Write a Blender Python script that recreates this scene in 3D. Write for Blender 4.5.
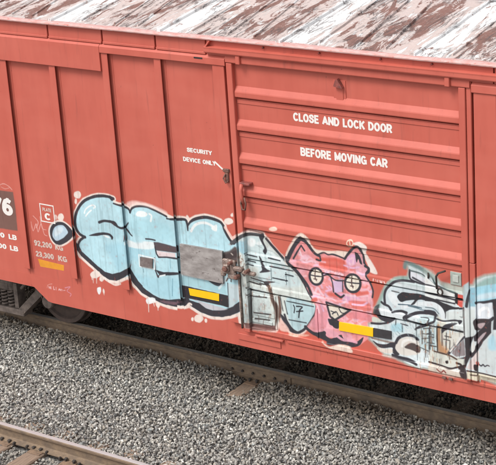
import bpy, math, random
import numpy as np
from mathutils import Vector, Matrix

random.seed(7); rng = np.random.default_rng(11)
scn = bpy.context.scene
col = scn.collection
for o in list(bpy.data.objects): bpy.data.objects.remove(o)

# ---------------------------------------------------------------- camera
FPX, YAW, PITCH, ROLL = 1603.4, -0.6384, -0.3425, -0.0687
CAM = np.array([10.4036, -13.7891, 8.2874])
PW, PH = 496.0, 465.0
def cam_axes():
    cy, sy, cp, sp = math.cos(YAW), math.sin(YAW), math.cos(PITCH), math.sin(PITCH)
    f = np.array([sy*cp, cy*cp, sp]); rt = np.array([cy, -sy, 0.0]); up = np.cross(rt, f)
    cr, sr = math.cos(ROLL), math.sin(ROLL)
    return cr*rt + sr*up, -sr*rt + cr*up, f
RT, UP, FW = cam_axes()
cd = bpy.data.cameras.new('camera'); cam = bpy.data.objects.new('camera', cd); col.objects.link(cam)
M = Matrix.Identity(4)
for i in range(3):
    M[i][0], M[i][1], M[i][2], M[i][3] = RT[i], UP[i], -FW[i], CAM[i]
cam.matrix_world = M
cd.sensor_fit = 'HORIZONTAL'; cd.sensor_width = 36.0; cd.lens = 36.0*FPX/PW
cd.clip_start = 0.1; cd.clip_end = 2000
scn.camera = cam
scn.render.resolution_x, scn.render.resolution_y = 1024, 960

# ---------------------------------------------------------------- sky, sun, exposure (overcast)
SUN_EL, SUN_AZ = math.radians(54), math.radians(205)     # azimuth from +Y clockwise
w = bpy.data.worlds.new('World'); scn.world = w; w.use_nodes = True
nt = w.node_tree; nt.nodes.clear()
sk = nt.nodes.new('ShaderNodeTexSky'); sk.sky_type = 'NISHITA'; sk.sun_disc = False
sk.sun_elevation = SUN_EL; sk.sun_rotation = SUN_AZ; sk.dust_density = 3.0; sk.air_density = 1.0
hs = nt.nodes.new('ShaderNodeHueSaturation'); hs.inputs['Saturation'].default_value = 0.18
bg = nt.nodes.new('ShaderNodeBackground'); bg.inputs['Strength'].default_value = 0.15
wo = nt.nodes.new('ShaderNodeOutputWorld')
nt.links.new(sk.outputs[0], hs.inputs['Color']); nt.links.new(hs.outputs[0], bg.inputs[0]); nt.links.new(bg.outputs[0], wo.inputs[0])
sd = bpy.data.lights.new('sun', 'SUN'); sd.energy = 1.5; sd.angle = math.radians(20); sd.color = (1.0, 0.965, 0.92)
sun = bpy.data.objects.new('sun', sd); col.objects.link(sun)
sdir = Vector((math.sin(SUN_AZ)*math.cos(SUN_EL), math.cos(SUN_AZ)*math.cos(SUN_EL), math.sin(SUN_EL)))
sun.rotation_euler = sdir.to_track_quat('Z', 'Y').to_euler(); sun.location = sdir*40
vs = scn.view_settings; vs.view_transform = 'Standard'; vs.look = 'None'; vs.exposure = 0.55; vs.gamma = 1.0; vs.use_curve_mapping = False
scn.render.engine = 'CYCLES'

# ---------------------------------------------------------------- photo pixel -> place
def ray(px, py):
    return RT*((px-PW/2)/FPX) - UP*((py-PH/2)/FPX) + FW
def on_side(px, py, y=0.03):
    d = ray(px, py); t = (y-CAM[1])/d[1]; p = CAM + t*d
    return p[0], p[2]

# ---------------------------------------------------------------- helpers
def lin(c):
    return tuple(((v/255)/12.92 if v/255 <= .04045 else ((v/255+.055)/1.055)**2.4) for v in c)
class MB:
    def __init__(s): s.v = []; s.f = []; s.sm = []
    def add(s, vs, fs, smooth=False):
        n = len(s.v); s.v += [tuple(p) for p in vs]; s.f += [tuple(i+n for i in f) for f in fs]; s.sm += [smooth]*len(fs)
        return s
    def box(s, x0, x1, y0, y1, z0, z1, b=0.0):
        if b <= 0:
            v = [(x0,y0,z0),(x1,y0,z0),(x1,y1,z0),(x0,y1,z0),(x0,y0,z1),(x1,y0,z1),(x1,y1,z1),(x0,y1,z1)]
            return s.add(v, [(0,3,2,1),(4,5,6,7),(0,1,5,4),(1,2,6,5),(2,3,7,6),(3,0,4,7)])
        b = min(b, (x1-x0)*.45, (y1-y0)*.45, (z1-z0)*.45)
        X = (x0, x1); Y = (y0, y1); Z = (z0, z1); S = (1, -1)
        v = []; idx = {}
        for i in (0,1):
            for j in (0,1):
                for k in (0,1):
                    idx[(i,j,k,0)] = len(v); v.append((X[i], Y[j]+S[j]*b, Z[k]+S[k]*b))
                    idx[(i,j,k,1)] = len(v); v.append((X[i]+S[i]*b, Y[j], Z[k]+S[k]*b))
                    idx[(i,j,k,2)] = len(v); v.append((X[i]+S[i]*b, Y[j]+S[j]*b, Z[k]))
        f = []
        g = lambda i,j,k,a: idx[(i,j,k,a)]
        f += [(g(0,0,0,0),g(0,0,1,0),g(0,1,1,0),g(0,1,0,0)), (g(1,0,0,0),g(1,1,0,0),g(1,1,1,0),g(1,0,1,0))]
        f += [(g(0,0,0,1),g(1,0,0,1),g(1,0,1,1),g(0,0,1,1)), (g(0,1,0,1),g(0,1,1,1),g(1,1,1,1),g(1,1,0,1))]
        f += [(g(0,0,0,2),g(0,1,0,2),g(1,1,0,2),g(1,0,0,2)), (g(0,0,1,2),g(1,0,1,2),g(1,1,1,2),g(0,1,1,2))]
        for j in (0,1):
            for k in (0,1): f.append((g(0,j,k,1),g(1,j,k,1),g(1,j,k,2),g(0,j,k,2)))
        for i in (0,1):
            for k in (0,1): f.append((g(i,0,k,0),g(i,1,k,0),g(i,1,k,2),g(i,0,k,2)))
        for i in (0,1):
            for j in (0,1): f.append((g(i,j,0,0),g(i,j,1,0),g(i,j,1,1),g(i,j,0,1)))
        for i in (0,1):
            for j in (0,1):
                for k in (0,1): f.append((g(i,j,k,0),g(i,j,k,1),g(i,j,k,2)))
        # make the windings outward
        c = Vector(((x0+x1)/2,(y0+y1)/2,(z0+z1)/2)); out = []
        for q in f:
            a, b2, c2 = Vector(v[q[0]]), Vector(v[q[1]]), Vector(v[q[2]])
            n = (b2-a).cross(c2-a); m = sum((Vector(v[i]) for i in q), Vector())/len(q)
            out.append(q if n.dot(m-c) > 0 else q[::-1])
        return s.add(v, out)
    def prism(s, prof, axis, a0, a1):
        """profile of (u,v) pairs run along axis: x:(y,z)  y:(x,z)  z:(x,y)"""
        n = len(prof)
        def P(a, u, v): return (a,u,v) if axis == 'x' else ((u,a,v) if axis == 'y' else (u,v,a))
        v = [P(a0,*p) for p in prof] + [P(a1,*p) for p in prof]
        f = [(i,(i+1)%n,(i+1)%n+n,i+n) for i in range(n)] + [tuple(range(n))[::-1], tuple(range(n,2*n))]
        ar = sum(prof[i][0]*prof[(i+1)%n][1]-prof[(i+1)%n][0]*prof[i][1] for i in range(n))
        flip = (ar < 0) != (axis == 'y')
        if flip: f = [q[::-1] for q in f]
        return s.add(v, f)
    def tube(s, pts, r, n=8, cap=True, smooth=True):
        pts = [Vector(p) for p in pts]; rs = r if isinstance(r, (list,tuple)) else [r]*len(pts)
        v = []; f = []; prev = None
        for i, p in enumerate(pts):
            d = (pts[min(i+1,len(pts)-1)]-pts[max(i-1,0)]).normalized()
            if prev is None:
                a = d.orthogonal().normalized()
            else:
                a = (prev - d*prev.dot(d)).normalized()
            prev = a; b = d.cross(a)
            v += [tuple(p + (a*math.cos(t)+b*math.sin(t))*rs[i]) for t in [2*math.pi*k/n for k in range(n)]]
        for i in range(len(pts)-1):
            f += [(i*n+k, i*n+(k+1)%n, (i+1)*n+(k+1)%n, (i+1)*n+k) for k in range(n)]
        if cap: f += [tuple(range(n))[::-1], tuple(range((len(pts)-1)*n, len(pts)*n))]
        return s.add(v, f, smooth)
    def lathe_y(s, prof, cx, cz, n=40, smooth=False):
        """profile (r, y) spun about the axis along y through (cx, cz)"""
        m = len(prof); v = []; f = []
        for k in range(n):
            t = 2*math.pi*k/n
            v += [(cx+r*math.cos(t), y, cz+r*math.sin(t)) for r, y in prof]
        for k in range(n):
            for i in range(m-1):
                a, b = k*m+i, ((k+1)%n)*m+i
                f.append((a, a+1, b+1, b))
        return s.add(v, f, smooth)
    def bar(s, p0, p1, w, y0, y1):
        """flat bar in the x-z plane from p0 to p1 (x,z), width w (or pair), between depths y0 and y1"""
        w0, w1 = w if isinstance(w, tuple) else (w, w)
        d = Vector((p1[0]-p0[0], p1[1]-p0[1])).normalized(); n = Vector((-d.y, d.x))
        a, b = Vector(p0), Vector(p1)
        pr = [tuple(a-n*w0/2), tuple(b-n*w1/2), tuple(b+n*w1/2), tuple(a+n*w0/2)]
        return s.prism(pr, 'y', y0, y1)
    def build(s, name, mat, parent=None, loc=None):
        me = bpy.data.meshes.new(name); me.from_pydata(s.v, [], s.f); me.update()
        me.polygons.foreach_set('use_smooth', s.sm)
        if mat: me.materials.append(mat)
        return place(name, me, parent, loc)
def place(name, me, parent=None, loc=None):
    o = bpy.data.objects.new(name, me); col.objects.link(o)
    if parent is not None: o.parent = parent
    if loc is not None: o.location = loc
    return o
def empty(name, parent=None, loc=(0,0,0)):
    o = bpy.data.objects.new(name, None); col.objects.link(o); o.location = loc; o.empty_display_size = .3
    if parent is not None: o.parent = parent
    return o
def tag(o, label=None, cat=None, group=None, kind=None):
    if label: o['label'] = label
    if cat: o['category'] = cat
    if group: o['group'] = group
    if kind: o['kind'] = kind
    return o
def copy_tree(o, parent=None):
    c = o.copy(); col.objects.link(c); c.parent = parent
    for ch in list(o.children): copy_tree(ch, c)
    return c

# the boxcar: x along the car, side at y = 0, rail top at z = 0
car = empty('boxcar', loc=(1.52, 1.65, 0))
tag(car, 'faded red railway boxcar with blue, pink and silver graffiti along its side', 'boxcar')
CL = Vector(car.location)
# every part below is written in world numbers; the builder subtracts the car's origin
def cpart(mb, name, mat, parent=None):
    o = mb.build(name, mat, parent or car)
    if parent is None or parent is car: o.location = -CL
    return o
def csub(mb, name, mat, part):               # part's own frame is at the world origin already
    return mb.build(name, mat, part)

# ---------------------------------------------------------------- material helpers
class N:
    def __init__(s, name):
        s.m = bpy.data.materials.new(name); s.m.use_nodes = True; s.t = s.m.node_tree; s.t.nodes.clear()
        s.out = s.t.nodes.new('ShaderNodeOutputMaterial'); s.b = s.t.nodes.new('ShaderNodeBsdfPrincipled')
        s.t.links.new(s.b.outputs[0], s.out.inputs[0])
    def n(s, typ, **kw):
        nd = s.t.nodes.new(typ)
        for k, v in kw.items():
            if k.startswith('i_'):
                key = k[2:].replace('_', ' ')
                nd.inputs[int(key) if key.isdigit() else key].default_value = v
            else: setattr(nd, k, v)
        return nd
    def l(s, a, b): s.t.links.new(a, b)
    def mapping(s, vec, scale, loc=(0,0,0), rot=(0,0,0)):
        m = s.n('ShaderNodeMapping'); m.inputs['Scale'].default_value = scale; m.inputs['Location'].default_value = loc; m.inputs['Rotation'].default_value = rot
        s.l(vec, m.inputs[0]); return m.outputs[0]
    def noise(s, vec, scale, detail=4, rough=.55, dist=0.0):
        n = s.n('ShaderNodeTexNoise', i_Scale=scale, i_Detail=detail, i_Roughness=rough, i_Distortion=dist)
        s.l(vec, n.inputs['Vector']); return n.outputs['Fac']
    def ramp(s, fac, stops, interp='LINEAR'):
        r = s.n('ShaderNodeValToRGB'); cr = r.color_ramp; cr.interpolation = interp
        while len(cr.elements) > 1: cr.elements.remove(cr.elements[-1])
        for i, (p, c) in enumerate(stops):
            e = cr.elements[0] if i == 0 else cr.elements.new(p)
            e.position = p; c = (c,c,c) if isinstance(c,(int,float)) else c; e.color = (*c[:3], 1)
        s.l(fac, r.inputs[0]); return r.outputs[0]
    def mix(s, fac, a, b, mode='MIX'):
        m = s.n('ShaderNodeMix', data_type='RGBA', blend_type=mode)
        for sock, v in ((m.inputs[0], fac), (m.inputs[6], a), (m.inputs[7], b)):
            if isinstance(v, (int,float)): sock.default_value = v
            elif isinstance(v, tuple): sock.default_value = (*v[:3], 1)
            else: s.l(v, sock)
        return m.outputs[2]
    def math(s, op, a, b=None, clamp=False):
        m = s.n('ShaderNodeMath', operation=op, use_clamp=clamp)
        for sock, v in ((m.inputs[0], a), (m.inputs[1], b)):
            if v is None: continue
            if isinstance(v, (int,float)): sock.default_value = v
            else: s.l(v, sock)
        return m.outputs[0]
    def bump(s, h, strength, dist=.01, prev=None):
        b = s.n('ShaderNodeBump', i_Strength=strength, i_Distance=dist); s.l(h, b.inputs['Height'])
        if prev is not None: s.l(prev, b.inputs['Normal'])
        s.l(b.outputs[0], s.b.inputs['Normal']); return b.outputs[0]
    def carco(s):
        return s.n('ShaderNodeTexCoord', object=car).outputs['Object']
    def col(s, c):
        if isinstance(c, tuple): s.b.inputs['Base Color'].default_value = (*c[:3], 1)
        else: s.l(c, s.b.inputs['Base Color'])
    def rough(s, r):
        if isinstance(r, (int,float)): s.b.inputs['Roughness'].default_value = r
        else: s.l(r, s.b.inputs['Roughness'])

# ---------------------------------------------------------------- graffiti, as flat paint on the car side
GX0, GX1, GZ0, GZ1, GRES = -3.9, 4.7, 0.62, 2.62, 0.004
GW, GH = int(round((GX1-GX0)/GRES)), int(round((GZ1-GZ0)/GRES))
G_rgb = np.zeros((GH, GW, 3), np.float32); G_a = np.zeros((GH, GW), np.float32)
def fbm(h, w, cell, seed, octaves=4):
    r = np.random.default_rng(seed); out = np.zeros((h, w), np.float32); amp = 1.0; tot = 0
    for _ in range(octaves):
        cx = max(cell if isinstance(cell, (int,float)) else cell[0], 1); cy = max(cell if isinstance(cell, (int,float)) else cell[1], 1)
        gw, gh = int(w/cx)+3, int(h/cy)+3; g = r.random((gh, gw)).astype(np.float32)
        xs = np.arange(w)/cx; ys = np.arange(h)/cy; xi = xs.astype(int); yi = ys.astype(int)
        fx = (xs-xi); fy = (ys-yi); fx = fx*fx*(3-2*fx); fy = (fy*fy*(3-2*fy))[:,None]
        a = g[yi][:,xi]; b = g[yi][:,xi+1]; c = g[yi+1][:,xi]; d = g[yi+1][:,xi+1]
        out += amp*((a*(1-fx)+b*fx)*(1-fy) + (c*(1-fx)+d*fx)*fy); tot += amp; amp *= .55
        cell = (cx/2, cy/2)
    return out/tot
NZ = fbm(GH, GW, 60, 1); NF = fbm(GH, GW, 9, 2, 3); NV = fbm(GH, GW, (7, 160), 3, 3); NB = fbm(GH, GW, (140, 50), 5, 4)
WOB = (fbm(GH, GW, 14, 8, 2)-.5)
def catmull(pts, closed, k=6):
    n = len(pts); out = []; P = [np.array(p, float) for p in pts]
    for i in range(n if closed else n-1):
        p0 = P[(i-1) % n] if closed or i > 0 else P[i]; p1 = P[i]; p2 = P[(i+1) % n]; p3 = P[(i+2) % n] if closed or i < n-2 else p2
        for t in np.linspace(0, 1, k, endpoint=False):
            out.append(.5*((2*p1) + (-p0+p2)*t + (2*p0-5*p1+4*p2-p3)*t*t + (-p0+3*p1-3*p2+p3)*t**3))
    if not closed: out.append(P[-1])
    return out
def Z(x0, y0, pts, s=496/72):               # an enlargement's pixels -> photo pixels
    return [(x0+x/s, y0+y/s) for x, y in pts]
def to_canvas(px):
    out = []
    for x, y in px:
        wx, wz = on_side(x, y, .045 if x < 236 else .02)
        out.append(((wx-GX0)/GRES, (wz-GZ0)/GRES))
    return np.array(out, np.float32)
MMPX = 0.0128/GRES                           # one photo pixel in canvas pixels
def seg_dist(P, A, B):
    d = B-A; L = (d*d).sum()+1e-9
    t = np.clip(((P-A)@d)/L, 0, 1)
    return np.sqrt(((P-A-t[:,None]*d)**2).sum(1)), t
def window(c, pad):
    x0 = max(int(c[:,0].min()-pad), 0); x1 = min(int(c[:,0].max()+pad)+2, GW)
    y0 = max(int(c[:,1].min()-pad), 0); y1 = min(int(c[:,1].max()+pad)+2, GH)
    if x1 <= x0 or y1 <= y0: return None
    yy, xx = np.mgrid[y0:y1, x0:x1]
    return (slice(y0,y1), slice(x0,x1)), np.stack([xx.ravel(), yy.ravel()], 1).astype(np.float32), (y1-y0, x1-x0)
def lay(sl, cov, color, var=.06):
    c = np.array(color, np.float32)/255
    tex = 1 + var*((NZ[sl]-.5)*1.6 + (NF[sl]-.5)*1.0)[...,None]
    a = cov[...,None]; G_rgb[sl] = np.where(a > 0, G_rgb[sl]*(1-a) + np.clip(c*tex,0,1)*a, G_rgb[sl])
    na = G_a[sl] + cov*(1-G_a[sl])
    # keep colour un-premultiplied where nothing lay before
    fresh = (G_a[sl] < .02) & (cov > 0)
    G_rgb[sl] = np.where(fresh[...,None], np.clip(c*tex,0,1), G_rgb[sl]); G_a[sl] = na
def fill(px, color, alpha=1.0, soft=.5, grow=0.0, smooth=True, var=.06, patchy=0.0, wob=.5):
    pts = catmull(px, True, 5) if smooth else px
    c = to_canvas(pts); g = grow*MMPX; so = max(soft*MMPX, .7); W = window(c, abs(g)+so+4)
    if W is None: return
    sl, P, sh = W
    dist = np.full(len(P), 1e9, np.float32); ins = np.zeros(len(P), bool); n = len(c)
    for i in range(n):
        A, B = c[i], c[(i+1) % n]
        d, _ = seg_dist(P, A, B); np.minimum(dist, d, out=dist)
        cr = ((A[1] > P[:,1]) != (B[1] > P[:,1]))
        xin = (B[0]-A[0])*(P[:,1]-A[1])/((B[1]-A[1]) if abs(B[1]-A[1]) > 1e-6 else 1e-6)+A[0]
        ins ^= cr & (P[:,0] < xin)
    sd = np.where(ins, -dist, dist).reshape(sh) - g + WOB[sl]*wob*MMPX
    cov = np.clip(.5 - sd/(2*so), 0, 1)*alpha
    if patchy: cov = cov*np.clip((NB[sl]-(patchy))*9+.5, 0, 1)
    lay(sl, cov, color, var)
def stroke(px, width, color, alpha=1.0, soft=.35, smooth=True, var=.06, taper=None, closed=False):
    pts = catmull(px, closed, 5) if smooth and len(px) > 2 else list(px)
    if closed: pts = list(pts)+[pts[0]]
    c = to_canvas(pts); n = len(c)
    ws = np.full(n, width) if taper is None else np.interp(np.linspace(0,1,n), np.linspace(0,1,len(taper)), taper)*width
    ws = ws*MMPX/2; so = max(soft*MMPX, .7); W = window(c, ws.max()+so+4)
    if W is None: return
    sl, P, sh = W; sd = np.full(len(P), 1e9, np.float32)
    for i in range(n-1):
        d, t = seg_dist(P, c[i], c[i+1]); np.minimum(sd, d-(ws[i]*(1-t)+ws[i+1]*t), out=sd)
    sd = sd.reshape(sh) + WOB[sl]*.35*MMPX
    lay(sl, np.clip(.5 - sd/(2*so), 0, 1)*alpha, color, var)
def inside(poly, x, y):
    r = False
    for (ax, ay), (bx, by) in zip(poly, poly[1:]+poly[:1]):
        if (ay > y) != (by > y) and x < (bx-ax)*(y-ay)/(by-ay)+ax: r = not r
    return r
def ell(cx, cy, rx, ry, n=14, rot=0):
    return [(cx+rx*math.cos(t)*math.cos(rot)-ry*math.sin(t)*math.sin(rot), cy+rx*math.cos(t)*math.sin(rot)+ry*math.sin(t)*math.cos(rot)) for t in [2*math.pi*k/n for k in range(n)]]

BLK = (62,60,66); BLU = (184,220,229); BLU2 = (166,210,224); CRM = (240,226,216); WHT = (240,243,242); SIL = (203,216,214); PNK = (226,152,160); LIL = (212,186,214); GRY = (170,172,172)
RED = (222,112,98)

# --- brown patch behind the car number
fill([(-22,188),(13,192),(15.5,210),(17.5,231),(-18,226)], (118,92,84), .93, .4, smooth=False, patchy=.12)
stroke([(-6,190),(2,184),(8,186),(12,190)], .7, (238,190,180), .8); stroke([(1,187),(5,189),(9,188)], .6, (238,190,180), .7)
# faint pink scribbles
for q in ([(31,222),(33,231),(36,224),(38,232),(41,224),(44,234),(47,236)], [(33,216),(38,222),(36,228)], [(40,217),(42,228),(46,230)]): stroke(q, .7, (244,196,188), .75)
stroke([(47,288),(48,285),(52,284)], .5, (244,190,180), .7)
for k, q in enumerate(([(0,0),(.7,2.2),(1.3,.4),(2,2.3),(2.4,0)], [(0,1),(0,2.4)], [(0,-.4),(.2,2.4),(1.2,2.3)], [(0,-.2),(.1,2.4)], [(0,2.2),(.8,.9),(1.4,2.3),(1.6,1.2)], [(0,2.3),(.2,1),(1.2,1.2),(1.4,2.4)], [(0,1.6),(1.6,1.4)])):
    stroke([(48.5+k*2.5+a, 286.3+k*.45+c) for a, c in q], .6, (244,204,204), .85)
stroke([(65,288),(70,287),(67,291),(71,294),(70,296.5)], .7, (226,160,178), .85)

# --- first letters: halo, body, outline
R1 = (45,185); R2 = (110,185); R3 = (170,195); R4 = (70,245); R5 = (120,245); R6 = (175,250); R7 = (120,270); R8 = (175,275)
blob = Z(*R1, [(33,310),(50,275),(90,255),(130,262),(165,290),(195,330),(185,362),(160,385),(130,405),(95,415),(60,395),(38,355)])
fill(blob, CRM, .95, .5, grow=1.8); fill(blob, BLK, 1, .3)
fill(Z(*R1, [(50,330),(62,295),(95,276),(130,283),(158,325),(140,352),(110,376),(75,385),(54,360)]), (190,212,226), 1, .4)
fill(Z(*R1, [(62,330),(75,300),(105,288),(125,300),(115,325),(90,345),(72,355)]), (222,234,240), .8, .8)
stroke(Z(*R1, [(150,295),(165,320),(180,345)]), 2.2, BLK)
top = Z(*R1, [(275,360),(240,340),(215,300),(207,250),(213,200),(235,150),(270,110),(320,86),(370,76),(430,80),(470,95)]) \
    + Z(*R2, [(15,103),(28,130),(60,140),(100,150),(125,165),(136,190),(152,158),(190,143),(250,150),(310,175),(360,200),(390,220),(430,238),(490,240)]) \
    + Z(*R3, [(60,165),(105,170),(120,205),(123,235),(140,182),(180,160),(240,150),(300,163),(345,183),(370,215),(378,250),(400,290),(425,325),(440,335),(470,305),(496,285)])
bot = Z(*R8, [(447,330),(438,262),(380,280),(320,290),(250,285),(180,260),(120,222),(98,205),(60,212)]) \
    + Z(*R5, [(450,420),(400,430),(340,420),(270,395),(220,370),(150,330),(100,275),(55,215)]) \
    + Z(*R4, [(370,225),(320,248),(270,240),(230,215),(180,170),(130,125),(75,75),(45,30)]) + Z(*R1, [(232,440),(226,410),(240,380)])
body = top + bot
fill(body, CRM, .95, .6, grow=3.0, smooth=False); fill(body, BLU, 1, .3, smooth=False, var=.10)
# uneven blue: paler and deeper passages
fill(Z(*R1, [(245,200),(280,140),(340,105),(440,110),(490,150),(490,300),(300,330),(255,300)]), (184,216,224), .7, 2.5)
fill(Z(*R4, [(250,0),(470,0),(496,120),(430,100),(330,180),(300,120)]), BLU2, .7, 2.5)
fill(Z(*R5, [(90,200),(240,230),(400,240),(400,370),(270,350),(150,280)]), (166,212,226), .6, 2)
fill(Z(*R2, [(150,240),(380,270),(440,380),(180,350)]), (172,216,226), .6, 2)
for k in range(26):                          # vertical streaks of the roller
    x = 90+k*5.6+random.uniform(-1.5,1.5); y = 222+(x-90)*.13+random.uniform(-6,22)
    stroke([(x,y),(x+.6,y+random.uniform(12,34))], random.uniform(.4,1.1), random.choice([(150,200,216),(190,224,232),(140,182,198)]), .35, .5, smooth=False)
# outlines
stroke(top[:11], 2.9, BLK); stroke(Z(*R2, [(-2,84),(12,100)]), 3, BLK)
stroke(Z(*R2, [(22,128),(60,140),(100,150),(128,168),(137,192)]), 2.2, BLK, taper=[.6,1,1,.8])
stroke(Z(*R2, [(137,190),(152,160),(190,147),(250,152),(310,177),(360,202),(388,218)]), 2.0, BLK)
stroke(Z(*R2, [(390,232),(430,240),(490,242)]), 1.5, BLK); stroke(Z(*R3, [(0,168),(60,168),(105,172),(118,205),(122,245)]), 2.6, BLK, taper=[.8,1,1,.5])
stroke(Z(*R3, [(122,210),(142,184),(180,164),(240,154),(300,167),(345,187),(366,212)]), 3.0, BLK, taper=[.6,1,1,.8])
stroke(Z(*R3, [(366,212),(378,250),(400,292),(425,325),(440,333),(470,305),(500,285)]), 2.6, BLK)
fill(Z(*R4, [(42,-20),(60,0),(80,45),(130,90),(190,145),(240,185),(290,200),(340,190),(390,165),(415,140),(424,105),(418,160),(440,205),(470,250),(500,282),(500,318),(460,285),(420,240),(395,207),(370,225),(320,248),(270,240),(230,215),(180,170),(130,125),(75,75),(45,30)]), BLK, 1, .3, smooth=False)
stroke(Z(*R1, [(275,358),(245,378),(230,410),(238,450),(255,480)]), 2.4, BLK)
fill(Z(*R5, [(65,178),(90,215),(130,265),(180,310),(230,345),(280,370),(340,380),(410,372),(450,395),(475,402),(450,420),(400,428),(340,420),(270,395),(220,370),(150,330),(100,275),(52,205)]), BLK, 1, .3, smooth=False)
fill(Z(*R8, [(90,150),(100,175),(170,195),(210,228),(260,245),(330,240),(380,225),(442,183),(440,258),(380,282),(320,290),(250,285),(180,258),(120,222),(98,203),(40,205),(20,180)]), BLK, 1, .3, smooth=False)
fill(Z(*R5, [(270,385),(330,388),(410,400),(380,412),(320,405)]), (128,100,110), .8, .5)
stroke(Z(*R5, [(330,420),(400,438),(450,430),(475,405),(490,410)]), 2.2, CRM, .95)
# inside lines of the first letters, plus a painted shaded post edge
stroke(Z(*R1, [(372,258),(410,248),(460,256),(480,262),(496,285)]), 2.6, BLK); fill(Z(*R1, [(300,350),(340,335),(400,328),(445,335),(468,360),(462,375),(440,350),(400,345),(350,352)]), BLK, 1, .3)
fill(Z(*R1, [(398,345),(430,350),(450,368),(420,362)]), WHT, .9, .3)
stroke(Z(*R2, [(0,250),(40,280),(75,298),(105,290),(125,262)]), 2.2, BLK, taper=[1,1,1,.5]); stroke(Z(*R2, [(75,298),(110,300),(140,340),(152,352)]), 1.8, BLK, taper=[1,1,.5]); stroke(Z(*R2, [(95,300),(100,345),(95,390)]), 1.0, BLK)
stroke(Z(*R2, [(0,345),(15,358),(12,372)]), 1.8, BLK)
for q in ([(270,195),(278,170),(300,150),(325,140)], [(280,215),(300,190),(318,175)]): stroke(Z(*R1, q), 1.5, WHT, .95)
stroke(Z(*R1, [(335,140),(345,150),(335,160)]), 1.5, WHT, .9)
fill(Z(*R2, [(175,205),(190,182),(225,180),(258,200),(240,220),(195,220)]), WHT, .95, .4); stroke(Z(*R2, [(270,200),(285,215),(280,250)]), 2.2, WHT, .9)
stroke(Z(*R3, [(145,250),(165,215),(200,195),(250,195),(290,215),(310,235)]), 2.6, WHT, .95); fill(Z(*R3, [(285,225),(320,205),(322,250),(295,245)]), WHT, .9, .4)
fill(Z(*R2, [(100,400),(120,370),(150,385),(300,395),(300,440),(200,440),(110,420)]), WHT, .85, .6, patchy=.25)
fill(Z(*R2, [(300,395),(330,395),(400,415),(470,430),(470,470),(400,462),(310,450)]), (84,72,76), .95, .4, smooth=False)
stroke(Z(*R2, [(245,372),(280,375),(310,382)]), 1.2, BLK)
fill(Z(*R5, [(250,40),(380,58),(382,92),(262,84)]), (228,208,208), .95, .4, smooth=False); stroke(Z(*R5, [(240,15),(250,60),(265,85),(320,85),(392,95)]), 1.5, BLK, smooth=False)
fill(Z(*R5, [(255,0),(380,20),(385,48),(262,36)]), (92,78,80), .95, .4, smooth=False)
stroke(Z(*R5, [(238,92),(243,175),(262,222),(275,204),(320,205),(318,196)]), 1.5, BLK, smooth=False); fill(Z(*R5, [(245,172),(300,188),(400,190),(405,205),(330,210),(265,200)]), BLK, 1, .3, smooth=False); fill(Z(*R5, [(270,210),(312,202),(312,212),(268,222)]), WHT, .95, .3, smooth=False)
stroke(Z(*R5, [(405,60),(408,130),(412,200),(418,280),(428,370)]), 2.0, BLK, .9); stroke(Z(*R5, [(128,68),(225,92),(240,96),(238,168),(135,148),(128,68)]), 1.3, WHT, .95, smooth=False)  # first stroke paints the shading along the post edge
stroke(Z(*R5, [(160,168),(162,188)]), .7, (110,140,150), .8); stroke(Z(*R5, [(345,100),(348,160)]), .7, (130,165,178), .8); stroke(Z(*R5, [(362,235),(360,350)]), .9, (110,150,165), .8)
# right-hand end of the first word, by the door post
fill(Z(*R6, [(38,185),(240,215),(345,255),(352,305),(45,235)]), (170,208,216), 1, .5, smooth=False); fill(Z(*R6, [(230,205),(320,220),(300,250),(260,235)]), BLK, .95, .4)
stroke(Z(*R6, [(40,170),(130,188),(230,206)]), 1.2, WHT, .9); stroke(Z(*R6, [(355,190),(330,235),(302,266)]), 2.0, (214,226,228), .95, smooth=False)
fill(Z(*R6, [(362,230),(435,250),(436,340),(400,390),(368,400)]), (196,212,216), 1, .5, smooth=False); stroke(Z(*R6, [(362,230),(366,320),(368,395)]), .8, BLK, .8)
fill(Z(*R6, [(34,240),(365,315),(366,398),(330,385),(40,322)]), (56,52,56), 1, .3, smooth=False)
fill(Z(*R6, [(150,350),(190,360),(330,400),(360,410),(300,418),(230,408),(190,385)]), (196,194,200), 1, .5)
fill(Z(*R3, [(360,400),(410,385),(455,360),(465,470),(400,470),(350,440)]), (86,74,72), .95, .8); fill(Z(*R6, [(320,40),(380,20),(425,0),(440,30),(430,50),(370,60),(335,70)]), (70,60,60), .95, .6)
# splats and drips
for q, c in ((Z(*R4, [(140,200),(165,178),(200,185),(205,215),(185,228),(150,225)]), CRM), (Z(*R4, [(200,230),(215,215),(235,230),(222,255),(205,248)]), CRM), (Z(*R4, [(190,295),(212,290),(212,320),(200,340),(188,320)]), WHT), (Z(*R4, [(226,300),(236,310),(236,350),(228,330)]), CRM),
             (Z(*R7, [(180,205),(205,190),(240,195),(242,220),(215,230),(185,232)]), WHT), (Z(*R7, [(245,235),(270,230),(276,250),(262,262)]), CRM), (Z(*R8, ell(162,302,32,26)), CRM), (Z(*R8, ell(212,315,9,14)), CRM), (Z(*R8, ell(120,305,10,14)), CRM),
             (Z(*R3, ell(403,182,30,22)), CRM), (Z(*R3, ell(428,140,14,14)), CRM), (Z(*R1, ell(223,68,24,26)), CRM), (Z(*R1, ell(212,112,8,20)), CRM), (Z(*R1, ell(108,222,22,26)), CRM), (Z(*R1, ell(72,222,12,16)), (246,210,200))):
    fill(q, c, .95, .4, wob=1.2)
for q in ([(158,225),(160,262)], [(182,225),(183,265)], [(148,215),(152,240)]): stroke(Z(*R4, q), .9, CRM, .95, smooth=False, taper=[1,.8])
for q in ([(195,225),(198,290)], [(230,222),(236,250)], [(262,258),(262,278)]): stroke(Z(*R7, q), .9, CRM, .95, smooth=False, taper=[1,.7])
stroke(Z(*R4, [(235,230),(270,255),(310,275),(345,268)]), 2.2, CRM, .8)
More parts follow.
